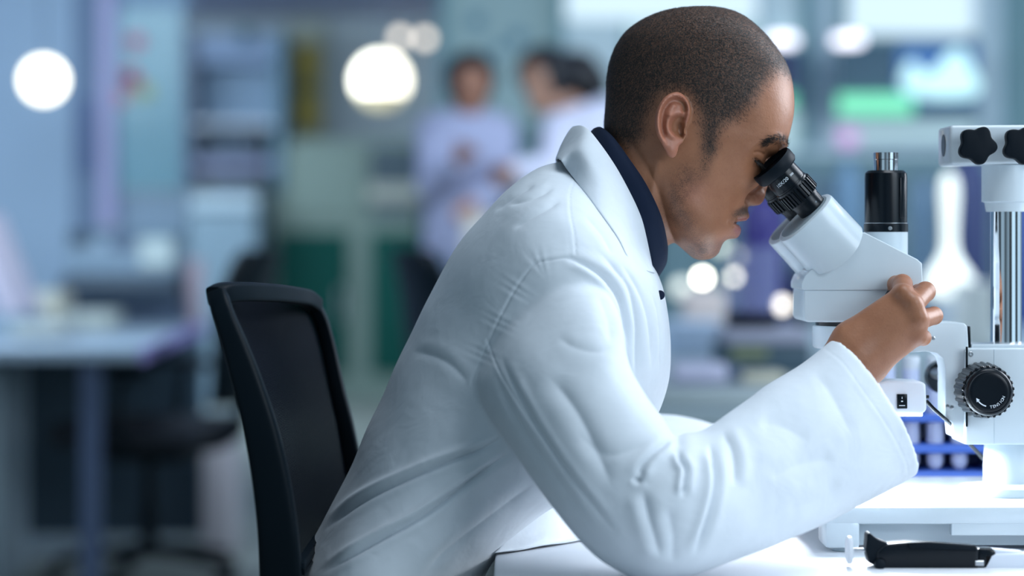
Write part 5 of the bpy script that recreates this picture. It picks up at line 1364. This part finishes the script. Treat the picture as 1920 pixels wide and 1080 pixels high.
# glazed wall: posts and rails
wb = box('wall_partition', (P(826, 0, YW).x, YW + .20, 0), (P(2100, 0, YW).x, YW + .3, 2.66), smat('teal_wall', (.22, .36, .40), noise=(1.2, .15))); structure(wb)
tn = 3
for x0_, x1_, m_ in ((820, 838, M_mull2), (1044, 1060, M_mull2), (1502, 1528, M_mull2), (1530, 1566, M_mull), (1836, 1880, M_mull), (1884, 1910, M_mull2), (1425, 1440, M_mull)):
    structure(box('trim_%d' % tn, (P(x0_, 0, YW).x, YW, 0), (P(x1_, 0, YW).x, YW + .12, 2.66), m_)); tn += 1
for y0_, y1_ in ((215, 232), (262, 276)):
    structure(box('trim_%d' % tn, (P(1528, 0, YW).x, YW + .02, yz(y1_, YW)), (P(1900, 0, YW).x, YW + .11, yz(y0_, YW)), M_mull)); tn += 1
for x_, y_, r_ in ((893, 40, 14), (934, 92, 12), (970, 70, 14)):
    s_ = lathe_obj('round_sticker', P(x_, y_, YW + .118), (0, -1, 0), [(0, r_ * YW / FPX), (.004, r_ * YW / FPX)], smat('sticker_blue', (.10, .26, .38)), None, 24)
    tag(s_, {893: 'topmost round blue disc on the pale glass wall', 934: 'lowest round blue disc on the pale glass wall', 970: 'rightmost round blue disc on the pale glass wall'}[x_], 'sticker')
# wall screens
def screen_mat(seed, blue=True):
    m = bpy.data.materials.new('screen_picture'); m.use_nodes = True; nt = m.node_tree; b = nt.nodes['Principled BSDF']; L = nt.links
    b.inputs['Base Color'].default_value = (.02, .03, .05, 1); b.inputs['Roughness'].default_value = .3
    tc = nt.nodes.new('ShaderNodeTexCoord'); n = nt.nodes.new('ShaderNodeTexNoise'); n.inputs['Scale'].default_value = 5; n.inputs['Detail'].default_value = 3
    mp = nt.nodes.new('ShaderNodeMapping'); mp.inputs['Location'].default_value = (seed, 0, 0); L.new(tc.outputs['Object'], mp.inputs[0]); L.new(mp.outputs[0], n.inputs['Vector'])
    r = nt.nodes.new('ShaderNodeValToRGB'); e = r.color_ramp.elements
    e[0].position = .40; e[0].color = (.02, .13, .42, 1); e[1].position = .58; e[1].color = (.75, 1, 1, 1); x = e.new(.49); x.color = (.08, .42, .75, 1)
    L.new(n.outputs['Fac'], r.inputs[0]); L.new(r.outputs[0], b.inputs['Emission Color']); b.inputs['Emission Strength'].default_value = .9
    return m
tv = thing('wall_screen', 'large wall screen showing a bright blue chart above a green bar', 'screen', P(1700, 215, 11.9))
pb('screen_casing', 1568, 76, 1836, 216, 11.92, .06, smat('screen_slate', (.075, .15, .21), noise=(3, .25)), tv, .004)
pb('blue_picture', 1686, 84, 1830, 188, 11.90, .03, mat('blue_screen', (.02, .06, .2), .3, emit=(.03, .17, .48), estr=.6), tv)
G_ = [(1690, 150), (1698, 122), (1712, 112), (1722, 128), (1735, 140), (1752, 132), (1768, 112), (1782, 96), (1800, 90), (1812, 104), (1822, 130), (1834, 150), (1836, 166), (1828, 180), (1795, 184), (1745, 184), (1705, 174), (1690, 162)]
prism('bright_chart', G_, 11.888, 11.900, mat('chart_light', (.3, .5, .5), .4, emit=(.62, .95, 1.0), estr=1.0), tv, Yref=11.9)
pb('green_bar', 1572, 178, 1712, 214, 11.89, .03, mat('green_bar_light', (.1, .4, .25), .4, emit=(.22, .85, .50), estr=.95), tv)
tv2 = thing('wall_screen', 'narrow dark screen edge seen just right of the shaved head', 'screen', P(1470, 216, 11.9))
pb('screen_casing', 1380, 90, 1502, 205, 11.92, .06, smat('screen_navy', (.03, .05, .14)), tv2, .004)
pb('green_bar', 1400, 172, 1490, 205, 11.89, .03, mat('green_bar_light', (.1, .4, .25), .4, emit=(.18, .70, .42), estr=.7), tv2)
pk_ = thing('indicator_light', 'small round pink light below the left of the wall screen', 'indicator light', P(1590, 258, 12.3))
lathe_obj('lens', P(1590, 258, 12.38), (0, -1, 0), [(0, .05), (.02, .045), (.03, .01)], mat('pink_light', (.6, .3, .6), .4, emit=(.8, .45, .85), estr=.7), pk_, 24)
for px_, lb in ((1466, 'left'), (1590, 'right')):
    t = thing('ceiling_lamp', lb + ' one of the two oval white lamps above the wall screens', 'lamp', (P(px_, 0, 11.0).x, 11.0, 2.66))
    c = P(px_, 76, 11.0); lathe_obj('shade', (c.x, 11.0, c.z - .02), (0, 0, 1), [(0, .05), (.008, .07), (.035, .07), (.045, .05)], M_glow3, t, 32)
    lathe_obj('rod', (c.x, 11.0, c.z + .02), (0, 0, 1), [(0, .006), (2.66 - c.z - .02, .006)], M_mull, t, 10)

# cabinets under the glazing
M_tealc = smat('teal_grey_cabinet', (.16, .27, .31), noise=(3, .15)); M_navyc = smat('navy_object', (.012, .022, .085)); M_purple = smat('purple_plastic', (.010, .006, .10), rough=.35)
cb = thing('cabinet', 'long teal grey cabinet under the glazed wall', 'cabinet', (P(1600, 0, 11.8).x, 11.8, 0))
pb('carcass', 1240, 290, 1990, 560, 11.7, .5, M_tealc, cb, zfloor=True)
for x0_, x1_ in ((1500, 1556), (1562, 1640), (1705, 1770)):
    dr = pb('door', x0_, 330, x1_, 560, 11.68, .02, smat('blue_grey_door', (.12, .20, .27)), cb); pb('handle', x0_ + 5, 420, x0_ + 9, 460, 11.66, .02, M_steel, dr)
pb('top_panel', 1240, 280, 1990, 292, 11.66, .56, M_mull, cb)
# second bench with glassware
b2 = thing('lab_bench', 'grey bench with glassware and added highlight balls seen between the face and the microscope', 'lab bench', (1.3, 7, 0))
M_b2 = smat('grey_worktop', (.30, .38, .42), rough=.3, noise=(2, .12))
box('worktop', (.26, 4.45, TZ - .04), (2.9, 9.25, TZ), M_b2, b2, .004)
box('front_panel', (.30, 4.55, 0), (2.85, 4.60, TZ - .04), smat('bench_front', (.22, .30, .36)), b2)
for y_ in (5.5, 9.1):
    for x_ in (.32, 2.8): box('leg', (x_, y_, 0), (x_ + .05, y_ + .05, TZ - .04), M_edge, b2)
def onb(px, Y): return P(px, 0, Y).x
def yb(Y): return HOR + (CZ - TZ) * FPX / Y
M_glass = mat('clear_glass', (.75, .85, .95), .05, trans=.9, ior=1.3)
M_lg = mat('bluish_glass', (.34, .38, .66), .15, alpha=.42)
st = thing('instrument', 'low dark teal instrument with a pale lid carrying the glass jar', 'instrument', (onb(1410, 5.75), 5.75, TZ))
YJ = 5.75; uj = YJ / FPX; sj = lambda y: CZ - (y - HOR) * uj
box('instrument_case', (onb(1345, YJ), YJ - .10, TZ), (onb(1512, YJ), YJ + .16, sj(640)), smat('teal_case', (.05, .10, .14)), st, .004)
box('lid', (onb(1352, YJ), YJ - .11, sj(640)), (onb(1506, YJ), YJ + .16, sj(613)), smat('lilac_lid', (.40, .42, .54)), st, .004)
pb('front_panel', 1372, 652, 1440, 672, YJ - .112, .014, smat('olive_panel', (.22, .27, .16)), st)
j = thing('glass_jar', 'clear cylindrical jar on a black base behind the chin', 'jar', (onb(1410, YJ), YJ, sj(613)))
lathe_obj('jar_base', (onb(1410, YJ), YJ, sj(613)), (0, 0, 1), [(0, 46 * uj), (.002, 50 * uj), (sj(586) - sj(613), 50 * uj)], mat('matt_black', (.002, .003, .006), .8, spec=.05), j, 40)
lathe_obj('jar_glass', (onb(1410, YJ), YJ, sj(590)), (0, 0, 1), [(0, 48 * uj), (sj(470) - sj(590), 50 * uj), (sj(462) - sj(590), 54 * uj)], M_lg, j, 40)
# tall coloured containers
def tall(px0, px1, ytop, Y, m, label, name='storage_bottle', cat='bottle'):
    return cyl_thing(name, label, cat, (px0 + px1) / 2, ytop, yb(Y), Y, (px1 - px0) / 2, m, prof=[(0, .92), (.03, 1), (.80, 1), (.9, .8), (.93, .5), (1, .5)])
tall(1385, 1478, 352, 9.0, M_purple, 'tall purple bottle behind the lips of the seated man')
tall(1776, 1856, 280, 8.95, M_navyc, 'tall navy bottle between the glowing flask and the column')
tall(1868, 1960, 300, 9.0, smat('deep_blue', (.03, .06, .20)), 'tall navy bottle at the right edge behind the column')
tall(1560, 1618, 300, 9.05, smat('mid_blue', (.08, .15, .23)), 'tall mid blue bottle left of the camera tube')
tall(1480, 1530, 500, 9.0, smat('darkest_blue', (.01, .02, .035)), 'short black bottle just left of the microscope body')
tall(1712, 1750, 330, 9.05, smat('blue_bottle', (.10, .17, .25)), 'slim blue grey bottle right of the camera tube')
# bulb-shaped lit flask
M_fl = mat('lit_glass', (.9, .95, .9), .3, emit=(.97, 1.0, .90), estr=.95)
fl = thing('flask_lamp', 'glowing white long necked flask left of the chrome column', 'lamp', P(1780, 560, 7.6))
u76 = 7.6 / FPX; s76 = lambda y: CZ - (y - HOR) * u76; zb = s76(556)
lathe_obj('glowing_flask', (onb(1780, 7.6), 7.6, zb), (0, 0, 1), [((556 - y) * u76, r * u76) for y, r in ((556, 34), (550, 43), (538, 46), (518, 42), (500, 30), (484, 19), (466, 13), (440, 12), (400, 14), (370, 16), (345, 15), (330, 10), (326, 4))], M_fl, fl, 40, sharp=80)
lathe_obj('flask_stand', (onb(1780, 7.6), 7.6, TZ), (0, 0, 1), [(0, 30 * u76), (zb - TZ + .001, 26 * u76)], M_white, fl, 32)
crate('storage_box', 'bright white box right of the glowing flask', 'box', 1808, 530, 1866, yb(7.1), 7.1, .2, mat('bright_white', (.85, .85, .8), .5, emit=(.9, 1, .9), estr=.0))
# glowing balls made up for the round highlights; stalk and foot only hold them
def bulb(px, py, rpx, Y, label, m=M_highlight):
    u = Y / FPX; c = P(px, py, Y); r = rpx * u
    t = thing('highlight_ball', label, 'lamp', (c.x, Y, TZ))
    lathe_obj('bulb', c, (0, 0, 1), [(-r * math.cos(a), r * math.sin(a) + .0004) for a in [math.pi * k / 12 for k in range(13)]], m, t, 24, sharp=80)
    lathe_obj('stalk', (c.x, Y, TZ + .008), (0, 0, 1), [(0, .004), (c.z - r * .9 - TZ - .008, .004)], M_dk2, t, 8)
    lathe_obj('ball_foot', (c.x, Y, TZ), (0, 0, 1), [(0, .03), (.008, .028)], M_dk2, t, 16)
bulb(1317, 521, 9, 8.6, 'brightest glowing ball added as a highlight, under the chin of the man')
bulb(1376, 519, 7, 8.0, 'glowing ball added as a highlight at the left side of the jar', M_highlight)
bulb(1466, 572, 11, 7.6, 'glowing ball added as a highlight right of the black jar base', mat('medium_highlight_glow', (1, .9, .85), .4, emit=(1.0, .92, .80), estr=4))
bulb(1463, 619, 4, 6.6, 'smallest glowing ball added as a highlight, below the others near the microscope')
bulb(1352, 462, 12, 9.1, 'pale glowing ball added as a highlight directly below the chin, upper left of the jar', mat('pale_glow', (.6, .65, .55), .5, emit=(.6, .68, .55), estr=1.8))
bulb(1384, 480, 7, 8.7, 'small pale ball added as a highlight over the left rim of the jar', mat('pale_glow', (.6, .65, .6), .5, emit=(.8, .8, .62), estr=3.5))
bulb(1278, 540, 16, 9.1, 'pale cream ball added as a highlight close to the shirt front', mat('pale_glow', (.6, .65, .6), .5, emit=(.7, .72, .62), estr=1.3))
crate('paper_stack', 'pinkish cream papers on the far end of the grey bench', 'papers', 1285, 545, 1362, yb(8.2), 8.2, .2, smat('rose_cream', (.55, .46, .44)))
crate('storage_box', 'pale blue flat box on the grey bench before the coat', 'box', 1255, 608, 1365, yb(6.6), 6.6, .4, smat('pale_blue_box', (.42, .54, .70)))
crate('storage_box', 'small violet box beside the microscope body on the grey bench', 'box', 1478, 622, 1512, yb(6.4), 6.4, .2, smat('violet_box', (.16, .12, .34)))
# bottle lying on its side
bt = thing('lying_bottle', 'white bottle with a dark cap lying on the grey bench', 'bottle', (onb(1320, 5.2), 5.2, TZ))
u5_ = 5.2 / FPX; zr = TZ + 23 * u5_
lathe_obj('bottle_body', (onb(1262, 5.2), 5.2, zr), (1, 0, 0), [(0, 18 * u5_), (3 * u5_, 22 * u5_), (60 * u5_, 23 * u5_), (95 * u5_, 20 * u5_), (100 * u5_, 17 * u5_)], smat('lilac_bottle', (.48, .50, .66)), bt, 32)
lathe_obj('bottle_cap', (onb(1361, 5.2), 5.2, zr), (1, 0, 0), [(0, 15 * u5_), (28 * u5_, 15 * u5_)], M_dk2, bt, 28)
crate('ruler', 'cream strip lying on the grey bench right of the fallen bottle', 'ruler', 1392, 700, 1475, yb(5.25), 5.25, .12, smat('cream_strip', (.62, .62, .50)))
crate('tray', 'long grey tray at the near end of the grey bench', 'tray', 1230, 738, 1480, yb(4.55), 4.55, .3, smat('grey_tray', (.33, .40, .42)))
